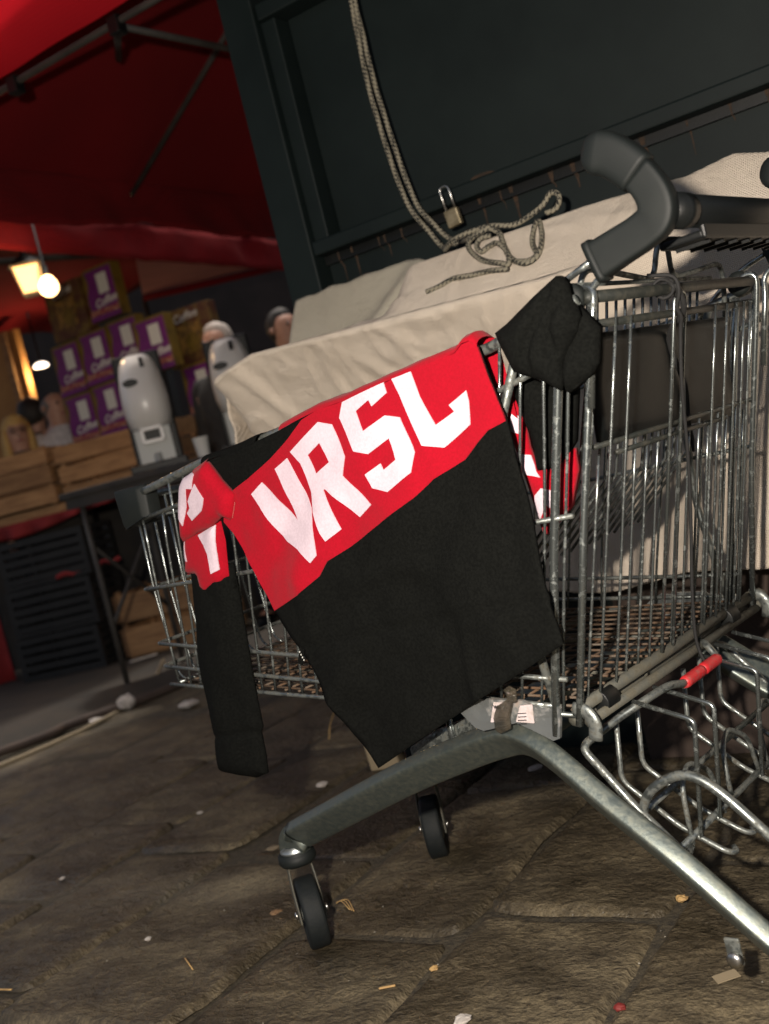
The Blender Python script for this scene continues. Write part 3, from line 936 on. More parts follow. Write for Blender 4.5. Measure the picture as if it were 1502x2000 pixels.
# ------------------------------------------------------------------ tents
def cloth_grid(f, nu, nv, name, m, parent, thick=0.003):
    vs = [f(i / nu, j / nv) for j in range(nv + 1) for i in range(nu + 1)]
    fs = [(j * (nu + 1) + i, j * (nu + 1) + i + 1, (j + 1) * (nu + 1) + i + 1, (j + 1) * (nu + 1) + i) for j in range(nv) for i in range(nu)]
    o = mk(name, vs, fs, m, parent)
    if thick:
        s_ = o.modifiers.new('solid', 'SOLIDIFY')
        s_.thickness = thick
        s_.offset = 0
    return o

T1 = empty('red_market_tent', wl(0, 0), WALL_R)
SL, SR, NF, NB, ZE, ZR = -3.70, -0.9, 2.82, 5.64, 2.36, 3.25
SM = (SL + SR) / 2
def left_slope(u, v):
    n = NF + (NB - NF) * u
    t = v
    sag = -0.05 * math.sin(math.pi * t) * (0.5 + 0.5 * abs(math.sin(math.pi * 2 * u)))
    return (SL + (SM - SL) * t, n, ZE + (ZR - ZE) * t + sag + 0.012 * nz(n * 3, t * 3))
def right_slope(u, v):
    n = NF + (NB - NF) * u
    return (SR - (SR - SM) * v, n, ZE + (ZR - ZE) * v - 0.04 * math.sin(math.pi * v) + 0.012 * nz(n * 3, v * 3, 5))
cloth_grid(left_slope, 30, 16, 'roof_cloth', M['canopy'], T1)
cloth_grid(right_slope, 20, 12, 'roof_cloth', M['canopy'], T1)
def valance(u, v):
    n = NF + (NB - NF) * u
    d = abs(math.sin(math.pi * 2 * u))
    drop = 0.19 + 0.05 * d + 0.01 * nz(n * 9, 1)
    return (SL + 0.065 + 0.035 * nz(n * 4.5, v * 1.5, 2) * v + 0.08 * d * v, n, ZE + 0.075 - (drop + 0.045) * v - 0.02 * d)
cloth_grid(valance, 80, 8, 'valance', M['canopy_dimmed'], T1)
def bvalance(u, v):
    s = SL + (SR - SL) * u
    return (s, NB + 0.02 + 0.03 * nz(s * 5, v, 4) * v, ZE + 0.01 - 0.22 * v)
cloth_grid(bvalance, 60, 6, 'valance', M['canopy'], T1)
def flap(u, v):
    s = -4.4 + 3.6 * u
    return (s, NF - 0.02 - (0.40 - 0.035 * math.sin(u * 9)) * v, 2.37 + 0.11 * v + 0.05 * math.sin(math.pi * v) + 0.03 * nz(s * 3, v * 3, 8))
cloth_grid(flap, 60, 10, 'front_flap', M['canopy_sunlit'], T1, 0)
def bar(name, a, b, r=0.013, parent=T1, m=None):
    mb = MB(); mb.sweep([a, b], r, 6); return mb.build(name, m or M['alu'], parent, True)
bar('eave_bar', (-4.4, NF, ZE - 0.02), (SR, NF, ZE - 0.02))
bar('eave_bar', (SL + 0.03, NF, ZE - 0.02), (SL + 0.03, NB, ZE - 0.02))
bar('eave_bar', (SR, NF, ZE - 0.02), (SR, NB, ZE - 0.02))
bar('eave_bar', (SL, NB - 0.03, ZE - 0.02), (SR, NB - 0.03, ZE - 0.02))
bar('rafter', (SL + 0.03, 4.23, ZE - 0.04), (SM, 4.23, ZR - 0.09))
bar('rafter', (SR, 4.23, ZE - 0.04), (SM, 4.23, ZR - 0.09))
bar('truss_bar', (-2.31, NF, ZE - 0.03), (-2.24, 3.55, ZE - 0.03))
bar('truss_bar', (-2.31, NF, ZE - 0.03), (-2.9, 3.5, ZE + 0.22), 0.014)
for (s, n) in ((SL + 0.03, NB - 0.03), (SR, NB - 0.03)):
    bar('pole', (s, n, 0), (s, n, ZE), 0.02)
for (s, n) in ((SL + 0.03, 4.23), (-2.31, NF), (-2.8, NF)):
    mb = MB(); mb.box((s, n, ZE - 0.03), (0.045, 0.045, 0.06)); mb.build('joint_bracket', M['blackplastic'], T1, False, bevel=0.006)
tag(T1, 'dark red market tent roof on grey tubes with a front flap in sun-brightened red', 'tent')

# second stall canopy further left, behind
T2 = empty('red_stall_canopy', wl(0, 0), WALL_R)
def c2(u, v):
    return (-7.2 + 2.6 * u, 3.7 + 3.4 * v, 2.62 + 0.16 * math.sin(math.pi * u) + 0.05 * nz(u * 6, v * 6) - 0.10 * v)
cloth_grid(c2, 24, 24, 'roof_cloth', M['canopy'], T2)
def c2v(u, v):
    return (-4.58 + 0.04 * nz(u * 20, v), 3.7 + 3.4 * u, 2.60 - 0.10 * u - 0.22 * v)
cloth_grid(c2v, 40, 5, 'valance', M['canopy'], T2)
bar('eave_bar', (-4.62, 3.7, 2.56), (-4.62, 7.1, 2.46), 0.02, T2)
bar('eave_bar', (-7.2, 3.7, 2.56), (-4.62, 3.7, 2.56), 0.02, T2)
bar('cross_bar', (-5.9, 3.7, 2.60), (-4.62, 5.6, 2.42), 0.02, T2)
bar('cross_bar', (-6.4, 4.9, 2.40), (-4.9, 4.5, 2.50), 0.02, T2)
for (s, n) in ((-4.62, 7.08), (-7.18, 7.0)):
    bar('pole', (s, n, 0), (s, n, 2.5), 0.02, T2)
tag(T2, 'second red stall canopy with cross bars above the lit lantern', 'canopy')

# faded awning seen beyond the red tent
T3 = empty('faded_awning', Vector((0, 0, 0)))
def c3(u, v):
    a = Vector((-1.10, 7.0, 2.50)).lerp(Vector((-0.30, 8.3, 2.46)), u)
    b = Vector((-1.36, 8.5, 2.44)).lerp(Vector((-0.26, 8.6, 2.44)), u)
    p = a.lerp(b, v)
    return (p.x, p.y, p.z + 0.01 * nz(u * 4, v * 4))
cloth_grid(c3, 12, 8, 'awning_cloth', M['canopy_pale'], T3, 0)
mb = MB(); mb.sweep([(-1.36, 8.5, 2.41), (-0.26, 8.6, 2.41)], 0.025, 6); mb.build('edge_binding', M['canopy'], T3)
mb = MB(); mb.sweep([(-1.36, 8.52, 2.41), (-1.36, 8.52, 0)], 0.02, 6); mb.sweep([(-0.26, 8.62, 2.41), (-0.26, 8.62, 0)], 0.02, 6); mb.build('pole', M['alu'], T3)
tag(T3, 'pale pink sunlit awning with a red edge seen under the tent', 'awning')

# ------------------------------------------------------------------ tarp-covered stall table behind the cart
ST = empty('stall_table', wl(0, 0), WALL_R)
mb = MB(); mb.box((-0.2, 2.325, 0.93), (2.95, 0.13, 0.05)); mb.build('table_top', M['darkwood'], ST, False)
mb = MB(); mb.box((0.20, 2.345, 0.25), (2.3, 0.03, 0.50)); mb.build('front_board', M['brownbase'], ST, False)
for s in (-0.85, 1.25):
    mb = MB(); mb.box((s, 2.328, 0.70), (0.05, 0.05, 0.40)); mb.build('leg', M['darkwood'], ST, False)
tag(ST, 'dark brown stall table under the white tarp behind the cart', 'table')

def sstep(a, b, x):
    t = max(0, min(1, (x - a) / (b - a)))
    return t * t * (3 - 2 * t)

def lerp_tab(tab, x):
    for (a, va), (b, vb) in zip(tab, tab[1:]):
        if x <= b:
            return va + (vb - va) * max(0, (x - a) / (b - a))
    return tab[-1][1]

CREASE = [(-1.76, 1.055), (-1.70, 1.085), (-1.58, 1.112), (-1.29, 1.097), (-0.84, 1.072), (-0.4, 1.065), (0.6, 1.06), (1.4, 1.05)]
PROF = [(0.0, 0.135), (0.25, 0.150), (0.55, 0.150), (0.72, 0.125), (0.86, 0.072), (0.95, 0.028), (1.0, 0.0)]
NR = 2.205
RTAB = [(-2.0, 0.0), (-0.76, -0.004), (-0.55, -0.020), (-0.46, -0.008), (-0.40, -0.026), (1.4, -0.05)]
def RIDGE(s): return lerp_tab(RTAB, s)
def cover(u, v):
    s = -1.755 + 3.05 * u
    zc = lerp_tab(CREASE, s)
    zb = 0.905 - 0.47 * sstep(-1.45, -1.05, s) + 0.02 * nz(s * 5, 3)
    hi = sstep(-1.265, -1.165, s)
    wob = 0.014 * nz(s * 4, zc * 3, 1)
    endr = 0.10 * sstep(-1.68, -1.755, s) ** 2
    # profile: hem -> crease -> rear edge; the load bulges out at the crease and the sheet falls back under it
    if v < 0.6:
        t = v / 0.6
        z = zb + (zc - 0.006 - zb) * t
        zz = (z - 0.44) / (zc - 0.006 - 0.44)
        n = 2.105 + wob * zz + lerp_tab(PROF, zz) * (1.0 - 0.80 * sstep(-1.15, -0.72, s)) + 0.008 * nz(s * 7 + z * 2, z * 3, 4) + 0.003 * nz(s * 24, z * 14, 9) + endr - 0.010 * max(0.0, 1 - 9 * abs(nz(s * 5 + 2 * z, z * 3.5 - s, 6))) - 0.006 * max(0.0, 1 - 8 * abs(nz(s * 11 - z, z * 6 + s, 2)))
    elif v < 0.68:
        t = (v - 0.6) / 0.08
        a = t * math.pi / 2
        n = 2.105 + wob + 0.006 * (1 - math.cos(a)) + endr
        z = zc - 0.006 + 0.006 * math.sin(a)
    elif v < 0.92:
        t = (v - 0.68) / 0.24
        n = 2.111 + wob * (1 - t) + endr * (1 - t) + (NR - 2.111) * t
        zr = zc + (1.200 + 0.008 * nz(s * 3, 2) + RIDGE(s) - zc) * hi
        z = zc + (zr - zc) * (0.88 * t + 0.12 * math.sin(t * math.pi / 2)) + 0.010 * nz(s * 5, n * 8, 7) * math.sin(math.pi * t) + 0.005 * nz(s * 14, n * 16, 2) * math.sin(math.pi * t) + 0.007 * max(0.0, 1 - 8 * abs(nz(s * 6 + n * 3, n * 9, 11))) * math.sin(math.pi * t)
    else:
        t = (v - 0.92) / 0.08
        a = cover(u, 0.9199)
        n = a[1] + 0.125 * t
        z = a[2] - 0.030 * t * t
    return (s, n, z)
TP = empty('woven_tarp', wl(0, 0), WALL_R)
cloth_grid(cover, 330, 150, 'cover_sheet', M['tarp'], TP, 0.004)
# left end of the sheet folded down round the table end
def endflap(u, v):
    n = 2.20 + 0.14 * u
    zt = lerp_tab(CREASE, -1.755) - 0.005
    return (-1.757 - 0.012 * v + 0.012 * nz(n * 8, v * 3), n, zt - (0.15 - 0.03 * u) * v)
cloth_grid(endflap, 20, 10, 'end_flap', M['tarp'], TP, 0.004)
tag(TP, 'creamy white woven tarp draped over the goods behind the cart', 'tarp')

TB = empty('folded_tarp_sheet', wl(0, 0), WALL_R)
def back_sheet(u, v):
    s = -1.585 + 0.46 * u
    top = 1.240 + 0.005 * nz(s * 20, 3) + (0.0 if s < -1.25 else -0.045 * sstep(-1.26, -1.12, s))
    z = 1.06 + (top - 1.06) * v
    ridge = 0.022 * math.exp(-((s + 1.30 - 0.20 * (v - 0.5)) / 0.03) ** 2)
    return (s - 0.03 * (1 - v) * (1 if u < 0.1 else 0), 2.29 + 0.06 * v - ridge + 0.010 * nz(s * 7, z * 7, 5) - 0.03 * (1 - v), z)
cloth_grid(back_sheet, 50, 24, 'sheet', M['tarp2'], TB, 0.004)
tag(TB, 'greyish folded tarp sheet with a frayed edge standing against the kiosk', 'tarp')

# ------------------------------------------------------------------ rope
def rope_strand(pts, r, parent, name='strand'):
    P = smooth_line(pts, 8)
    seg = 8
    v, f = sweep(P, r, seg)
    o = mk(name, v, f, M['rope'], parent)
    me = o.data
    uvl = me.uv_layers.new(name='UVMap')
    ln = [0.0]
    for a, b in zip(P, P[1:]):
        ln.append(ln[-1] + (b - a).length)
    for poly in me.polygons:
        if len(poly.vertices) != 4:
            continue
        js = [vi % seg for vi in poly.vertices]
        for li, vi in zip(poly.loop_indices, poly.vertices):
            i, j = divmod(vi, seg)
            jj = seg if (j == 0 and (seg - 1) in js) else j
            uvl.data[li].uv = (jj / seg * 4 + ln[i] / 0.012, ln[i] / 0.0095)
    return o
RP = empty('braided_rope', wl(0, 0), WALL_R)
rope_strand([(-1.232, 2.36, 2.45), (-1.232, 2.355, 2.1)] + HANG1 + [(-1.10, 2.26, 1.225), (-1.05, 2.20, 1.212)], 0.0060, RP)
rope_strand([(-1.215, 2.36, 2.45), (-1.22, 2.355, 2.1)] + HANG2 + [(-1.07, 2.27, 1.225), (-1.02, 2.205, 1.212)], 0.0060, RP)
def tarp_top(s, n):
    best = cover((s + 1.755) / 3.05, 0.68 + 0.2399 * max(0.0, min(1.0, (n - 2.111) / (NR - 2.111))))
    return best[2]
up = lambda L, d=0.008: [(a, b, max(tarp_top(a, b) + d, c if b > 2.195 else 0)) for a, b, c in L]
rope_strand([(-1.10, 2.24, 1.212)] + up(ROPE1, 0.008), 0.0058, RP)
rope_strand(up(ROPE2), 0.0058, RP)
rope_strand(up(ROPE3, 0.012), 0.0058, RP)
rope_strand(up(ROPE4, 0.006), 0.0058, RP)
tag(RP, 'beige rope with black flecks hanging down the kiosk and looped on the tarp', 'rope')

# ------------------------------------------------------------------ shopping cart
CT = empty('shopping_cart', CART_O, CART_R)
tag(CT, 'battered zinc wire shopping cart with a grey plastic handle on the paving', 'shopping cart')
def cpts(L):
    return [C(*p) for p in L]
def ctube(name, L, r, m, parent=CT, seg=8, rr=0.0, **k):
    P = cpts(L)
    if rr:
        P = fil(P, rr, 5)
    mb = MB(); mb.sweep(P, r, seg, **k)
    return mb.build(name, m, parent)

def wnear(l): return -0.290 + 0.0778 * l
def wfar(l): return 0.290 - 0.0778 * l
RIM = [(-0.15, 0.932), (-0.127, 0.926), (0.009, 0.906), (0.657, 0.871), (0.90, 0.845), (1.0, 0.84)]
LOW = [(-0.14, 0.875), (0.0, 0.851), (0.5, 0.828), (0.90, 0.801), (1.0, 0.80)]
MIDR = [(-0.1, 0.676), (0.95, 0.674)]
R2 = [(0.0, 0.466), (0.05, 0.470), (0.635, 0.540), (0.906, 0.570), (1.0, 0.57)]
R3 = [(0.02, 0.430), (0.635, 0.498), (0.908, 0.526), (1.0, 0.53)]
BOT = [(0.0, 0.418), (0.494, 0.455), (0.887, 0.490), (1.0, 0.50)]
def tz(T, l): return lerp_tab(T, l)
LF = 0.902
for side, wf, sg in (('near', wnear, -1), ('far', wfar, 1)):
    sp = MB()
    sp.sweep([C(l, wf(l), tz(RIM, l)) for l in [-0.145, -0.127, 0.0, 0.2, 0.4, 0.657, 0.8, 0.90]], 0.0075, 8)
    sp.sweep([C(l, wf(l), tz(LOW, l)) for l in [-0.13, 0.0, 0.25, 0.5, 0.7, 0.90]], 0.0042, 8)
    for T, a in ((MIDR, -0.07), (R2, 0.0), (R3, 0.02), (BOT, 0.0)):
        sp.sweep([C(l, wf(l) + sg * 0.006, tz(T, l)) for l in [a + (0.905 - a) * k / 8 for k in range(9)]], 0.0036, 8)
    panel = sp.build('side_panel', M['zinc_dirty'], CT)
    N = 26
    for i in range(N):
        lb = 0.886 - i * 0.0345
        q = lb / 0.886
        lean = 0.03 + 0.125 * (1 - q) ** 0.55 if q < 0.999 else 0.02
        zt, zb = tz(RIM, lb - lean), tz(BOT, lb)
        if i in (0, 1):
            zt = tz(LOW, lb - lean) + 0.004
        wob = 0.0015 * math.sin(i * 2.3)
        P = []
        for k in range(7):
            t = k / 6
            z = zt + (zb - zt) * t
            l = lb - lean * (1 - t) + 0.004 * math.sin(i * 1.7 + t * 3) * t * (1 - t) * 4
            P.append(C(l, wf(l) + wob, z))
        mb = MB(); mb.sweep(P, 0.0024, 6)
        mb.build('wire', M['zinc'], panel)

# front panel, rails wrap round the nose
fp = MB()
for T, r in ((MIDR, 0.0036), (R2, 0.0036), (R3, 0.0036)):
    z = tz(T, LF)
    fp.sweep(fil([C(LF, wnear(LF) - 0.006, z), C(LF + 0.022, wnear(LF) + 0.004, z), C(LF + 0.022, wfar(LF) - 0.004, z), C(LF, wfar(LF) + 0.006, z)], 0.018, 5), r, 8)
fp.sweep([C(LF + 0.004, wnear(LF), tz(RIM, LF)), C(LF + 0.004, wfar(LF), tz(RIM, LF))], 0.0075, 8)
fp.sweep([C(LF + 0.004, wnear(LF), tz(LOW, LF)), C(LF + 0.004, wfar(LF), tz(LOW, LF))], 0.0042, 8)
fp.sweep([C(LF - 0.012, wnear(LF), tz(BOT, LF)), C(LF - 0.012, wfar(LF), tz(BOT, LF))], 0.0036, 8)
front = fp.build('front_panel', M['zinc_dirty'], CT)
for i in range(12):
    w = wnear(LF) + 0.018 + i * (wfar(LF) - wnear(LF) - 0.036) / 11
    mb = MB(); mb.sweep(fil([C(LF + 0.002, w, tz(RIM, LF)), C(LF + 0.012, w, 0.67), C(LF + 0.004, w, 0.505), C(LF - 0.02, w, 0.49)], 0.02, 3), 0.0024, 6)
    mb.build('wire', M['zinc'], front)
# corner bumpers
for sg, wf in ((-1, wnear), (1, wfar)):
    mb = MB()
    w0 = wf(LF)
    prof = [(-0.006, -0.075), (-0.016, -0.06), (-0.018, 0.0), (-0.010, 0.012), (0.03, 0.014)]
    vs, fs = [], []
    for k, zz in enumerate((0.792, 0.797, 0.858, 0.865)):
        ins = 0.003 if k in (0, 3) else 0.0
        tip = 0.010 * (k - 1.5) / 1.5
        for (pw_, pl) in prof:
            vs.append(C(LF + 0.006 + pl * (1.0 - 0.12 * (k < 2)) + tip * 0.5, w0 + (-sg) * (pw_ + ins), zz + (0.012 if pl < -0.05 and k < 2 else 0)))
        for (pw_, pl) in reversed(prof):
            vs.append(C(LF + 0.006 + pl * (1.0 - 0.12 * (k < 2)) * 0.8 - 0.014 + tip * 0.5, w0 + (-sg) * (pw_ + 0.030), zz + (0.012 if pl < -0.05 and k < 2 else 0)))
    n_ = 10
    for k in range(3):
        for j in range(n_):
            a, b = k * n_ + j, k * n_ + (j + 1) % n_
            fs.append((a, b, b + n_, a + n_))
    fs += [tuple(range(n_)), tuple(3 * n_ + j for j in range(n_))]
    o = mk('corner_bumper', vs, fs, M['plastic'], CT, True)
    bv = o.modifiers.new('bevel', 'BEVEL'); bv.width = 0.005; bv.segments = 3; bv.limit_method = 'ANGLE'

# floor grid: fine crossed wires
fl_ = MB()
for i in range(26):
    l = 0.012 + i * 0.034
    fl_.sweep([C(l, wnear(l) + 0.004, tz(BOT, l) + 0.003), C(l, wfar(l) - 0.004, tz(BOT, l) + 0.003)], 0.0020, 5)
for i in range(18):
    q = -1 + 2 * i / 17
    fl_.sweep([C(0.0, q * 0.278, 0.424), C(0.45, q * 0.248, tz(BOT, 0.45) + 0.006), C(0.885, q * 0.212, tz(BOT, 0.885) + 0.006)], 0.0020, 5)
o = fl_.build('floor_grid', M['rusty'], CT)
o['kind'] = 'stuff'
for w in (-0.09, 0.10):
    ctube('floor_runner', [(0.0, w, 0.412), (0.45, w * 0.95, 0.443), (0.88, w * 0.9, 0.478)], 0.006, M['grime_tube'])
ctube('floor_runner', [(0.30, -0.26, 0.430), (0.30, 0.26, 0.430)], 0.007, M['grime_tube'])

# rear gate
def gl(z, off=0.0): return off - (z - 0.425) * 0.294
GT = MB()
GT.sweep([C(gl(0.931), -0.285, 0.931), C(gl(0.933), 0.246, 0.933)], 0.0078, 10)
GT.sweep([C(gl(0.900), -0.283, 0.899), C(gl(0.901), 0.246, 0.901)], 0.0054, 10)
GT.sweep([C(gl(0.76), -0.262, 0.752), C(gl(0.76), 0.262, 0.752)], 0.0036, 8)
GT.sweep([C(gl(0.742), -0.20, 0.737), C(gl(0.742), 0.16, 0.737)], 0.0036, 8)
gate = GT.build('rear_gate', M['dark_tube'], CT)
def gwire(w0, w1, zt, zb, r=0.0023, off=-0.006):
    P = [C(gl(zt + (zb - zt) * k / 5, off) , w0 + (w1 - w0) * k / 5, zt + (zb - zt) * k / 5) for k in range(6)]
    mb = MB(); mb.sweep(P, r, 6); return mb.build('wire', M['zinc'], gate)
for w in (-0.218, -0.176, 0.095, 0.138, 0.175, 0.205, 0.230):
    gwire(w, w * 1.09, 0.903, 0.421)
mb = MB()
mb.sweep(fil([C(gl(0.43, -0.008), -0.052, 0.43), C(gl(0.924, -0.008), -0.050, 0.926), C(gl(0.924, -0.008), -0.016, 0.926), C(gl(0.43, -0.008), -0.014, 0.43)], 0.017, 6), 0.0029, 8)
mb.build('leg_loop', M['zinc'], gate)
for i in range(15):
    w = -0.245 + i * 0.0345
    if abs(w + 0.218) < 0.012 or abs(w + 0.176) < 0.012 or abs(w + 0.033) < 0.025:
        continue
    gwire(w, w * 1.07, 0.752 + (0.004 if i % 2 else -0.012), 0.421, 0.0022, 0.0)
# corner posts of the gate
for sg, nm in ((-1, 'near'), (1, 'far')):
    wv = lambda w: sg * abs(w) if sg < 0 else {0.300: 0.300, 0.292: 0.272, 0.283: 0.252, 0.278: 0.249, 0.272: 0.246, 0.270: 0.244, 0.297: 0.290, 0.299: 0.262, 0.298: 0.258, 0.289: 0.285, 0.290: 0.290, 0.285: 0.252}[w]
    P = [(gl(0.425, -0.004), wv(0.300), 0.405), (gl(0.65, -0.006), wv(0.292), 0.65), (gl(0.90, -0.008), wv(0.283), 0.90), (gl(0.937, -0.008), wv(0.278), 0.940), (gl(0.944, 0.012), wv(0.272), 0.946), (gl(0.93, 0.03), wv(0.270), 0.930)]
    ctube('gate_post', P, 0.0050, M['zinc'], rr=0.02, seg=10)
    P = [(gl(0.42, 0.035), wv(0.297), 0.392), (gl(0.62, 0.035), wv(0.297), 0.62), (gl(0.84, 0.03), wv(0.299), 0.84), (gl(0.90, 0.025), wv(0.298), 0.915)]
    ctube('gate_post', P, 0.0060, M['zinc'], rr=0.02, seg=10)
    ctube('brace_bar', [(-0.055, wv(0.297), 0.912), (0.02, wv(0.292), 0.79), (0.045, wv(0.289), 0.60), (0.03, wv(0.290), 0.42)], 0.0062, M['zinc_dirty'], rr=0.03, seg=10)
    mb = MB(); mb.lathe([(0.010, -0.008), (0.019, -0.006), (0.019, 0.006), (0.010, 0.008)], C(gl(0.935, 0.022), wv(0.285), 0.935), 20, 'y')
    mb.build('pivot_cap', M['plastic'], CT)

# hinge bar assembly at the foot of the gate
ctube('hinge_bar', [(-0.002, -0.285, 0.424), (-0.002, 0.300, 0.424)], 0.0085, M['grime_tube'], seg=10)
ctube('hinge_bar', [(0.012, -0.285, 0.408), (0.012, 0.300, 0.408)], 0.0085, M['grime_tube'], seg=10)
ctube('hinge_bar', [(-0.010, -0.285, 0.404), (-0.010, 0.300, 0.404)], 0.0070, M['grime_tube'], seg=10)
for w in (-0.222, 0.205):
    mb = MB(); mb.sweep([C(-0.001, w - 0.017, 0.414), C(-0.001, w + 0.017, 0.414)], 0.0185, 14, r2=0.0165); mb.build('clamp_sleeve', M['blackplastic'], CT, bevel=0.002)
for w in (-0.298, 0.31):
    mb = MB(); mb.sweep(smooth_line([C(0.0, w, 0.427), C(-0.018, w, 0.422), C(-0.026, w, 0.405), C(-0.022, w, 0.385)], 4), 0.010, 10, r2=0.005); mb.build('hinge_hook', M['zinc_dirty'], CT)
mb = MB(); mb.sweep(smooth_line([C(0.0, 0.30, 0.424), C(-0.012, 0.322, 0.424), C(-0.012, 0.330, 0.412), C(0.0, 0.322, 0.402)], 4), 0.009, 10); mb.build('hinge_end', M['grime_tube'], CT)

# child seat behind the gate
SEAT = MB()
a, b, c, d = [Vector(p) for p in SEATP]
def seatpt(u, v):
    p = a.lerp(b, u).lerp(d.lerp(c, u), v)
    return C(p.x + 0.006 * math.sin(math.pi * v) + 0.003 * nz(u * 4, v * 3), p.y, p.z)
nu, nv = 18, 8
vs = [seatpt(i / nu, j / nv) for j in range(nv + 1) for i in range(nu + 1)]
fs = [(j * (nu + 1) + i, j * (nu + 1) + i + 1, (j + 1) * (nu + 1) + i + 1, (j + 1) * (nu + 1) + i) for j in range(nv) for i in range(nu)]
seat = mk('seat_flap', vs, fs, M['blackplastic'], CT)
sm = seat.modifiers.new('solid', 'SOLIDIFY'); sm.thickness = 0.006
mb = MB(); mb.sweep([seatpt(0.25, 0.93), seatpt(0.97, 0.93)], 0.006, 8); mb.build('rib', M['blackplastic'], seat)
sb = MB()
sb.sweep([C(0.03 + gl(0.955), -0.26, 0.952), C(0.03 + gl(0.955), 0.15, 0.948)], 0.003, 6)
sgrid = sb.build('seat_back', M['zinc_dirty'], CT)
for i in range(15):
    w = -0.225 + i * 0.0265
    P = [C(0.045 + gl(0.93), w, 0.938), C(0.045 + gl(0.86), w, 0.86), C(0.06 + gl(0.72), w * 1.02, 0.70), C(0.09, w * 1.05, 0.60)]
    mb = MB(); mb.sweep(P, 0.0024, 6); mb.build('wire', M['zinc'], sgrid)
mb = MB(); mb.sweep(fil(cpts(HOOP), 0.012, 4), 0.0042, 8); mb.build('seat_hoop', M['zinc_dirty'], CT)

# handle: two plastic horns and a cross tube
HO = [Vector(C(l, -0.27, z)) for l, z in HORN]
hp = smooth_line(HO, 6)
tot = len(hp)
for sg in (-1, 1):
    off = 0.0 if sg < 0 else 0.575
    P = [p + Vector((0, off, 0)) for p in hp]
    kcut = int(tot * 0.36)
    R_up = [0.30 + 0.78 * min(1, (k / 5.0)) ** 0.55 if k < 5 else 1.08 - 0.02 * (k / kcut) for k in range(kcut)]
    tipd = (P[0] - P[1]).normalized()
    caps = [(0.021, 0.05), (0.0205, 0.30), (0.018, 0.56), (0.013, 0.82), (0.006, 1.0)]
    mb = MB(); mb.sweep([P[0] + tipd * d_ for d_, _ in caps] + P[:kcut], 0.0240, 24, r2=0.0140, pw=3.2, radii=[q for _, q in caps] + [1.08 - 0.03 * (k / kcut) for k in range(kcut)], up=(0, 0, 1))
    mb.build('handle_cap', M['plastic'], CT)
    rest = P[kcut - 1:]
    mb = MB(); mb.sweep(rest, 0.0208, 24, r2=0.0120, radii=[1.0 + 0.10 * math.exp(-((k - len(rest) * 0.40) / 7.0) ** 2) + (0.16 * max(0, (k - len(rest) * 0.55) / (len(rest) * 0.45))) for k in range(len(rest))], pw=5.5)
    mb.build('handle_horn', M['plastic'], CT)
    e = P[-1]
    dd = (P[-1] - P[-3]).normalized()
    nrm = Vector((0, 1, 0)).cross(dd).normalized()
    mb = MB(); mb.sweep([e - dd * 0.004, e + dd * 0.005], 0.0270, 24, r2=0.0150, pw=5.5); mb.build('horn_collar', M['plastic'], CT)
    w = -0.27 + off
    ws = w if sg < 0 else w
    ctube('handle_rod', [(-0.168, w, 0.975), (-0.111, w, 0.958), (-0.06, w - 0.005 * sg * -1, 0.93), (-0.03, w, 0.90)], 0.0045, M['zinc'], rr=0.03)
    ctube('handle_rod', [(-0.195, w - 0.004, 0.962), (-0.150, w - 0.006, 0.940), (-0.149, w - 0.010, 0.915), (gl(0.80, -0.012), w - 0.018, 0.80)], 0.0048, M['zinc'], rr=0.02)
ctube('handle_bar', [(-0.268, -0.262, 0.998), (-0.268, 0.298, 0.998)], 0.0195, M['blackplastic'], seg=20)
for w in (-0.240, 0.270):
    ctube('bar_collar', [(-0.268, w - 0.012, 0.998), (-0.268, w + 0.012, 0.998)], 0.0212, M['blackplastic'], seg=20)
mb = MB()
mb.box(C(-0.245, 0.0, 0.970), (0.055, 0.40, 0.010)); mb.box(C(-0.272, 0.0, 0.974), (0.008, 0.40, 0.020)); mb.box(C(-0.218, 0.0, 0.974), (0.008, 0.40, 0.018))
hb = mb.build('sign_holder', M['blackplastic'], CT, False, bevel=0.003)
for i in range(9):
    mb = MB(); mb.box(C(-0.245, -0.17 + i * 0.0425, 0.963), (0.045, 0.004, 0.005)); mb.build('rib', M['blackplastic'], hb, False)

# chassis legs
LEG = [(0.700, 0.210, 0.168), (0.698, 0.210, 0.182), (0.682, 0.211, 0.196), (0.655, 0.212, 0.207), (0.39, 0.236, 0.305), (0.25, 0.250, 0.350), (0.165, 0.262, 0.374), (0.115, 0.270, 0.380), (0.068, 0.276, 0.358), (-0.01, 0.286, 0.293), (-0.10, 0.296, 0.222), (-0.194, 0.300, 0.132), (-0.25, 0.302, 0.085)]
for sg in (-1, 1):
    k = 1.0 if sg < 0 else 0.92
    P = smooth_line([C(l, sg * w * k, z) for l, w, z in LEG], 6)
    mb = MB(); mb.sweep(P, 0.0280, 32, r2=0.0140, up=(0, 0, 1), pw=6.0)
    leg = mb.build('chassis_leg', M['chassis'], CT)
mb = MB(); mb.sweep(cpts([(0.62, -0.21, 0.22), (0.62, 0.20, 0.22)]), 0.012, 10); mb.build('cross_bar', M['chassis'], CT)
mb = MB(); mb.sweep(cpts([(0.10, -0.26, 0.375), (0.10, 0.24, 0.375)]), 0.012, 10); mb.build('cross_bar', M['chassis'], CT)
ctube('support_rod', [(0.262, -0.235, 0.43), (0.255, -0.245, 0.352)], 0.0055, M['zinc'], seg=10)
ctube('gusset', [(0.36, -0.215, 0.335), (0.30, -0.222, 0.362), (0.22, -0.235, 0.385), (0.15, -0.25, 0.40)], 0.020, M['zinc_dirty'], seg=12, r2=0.008)
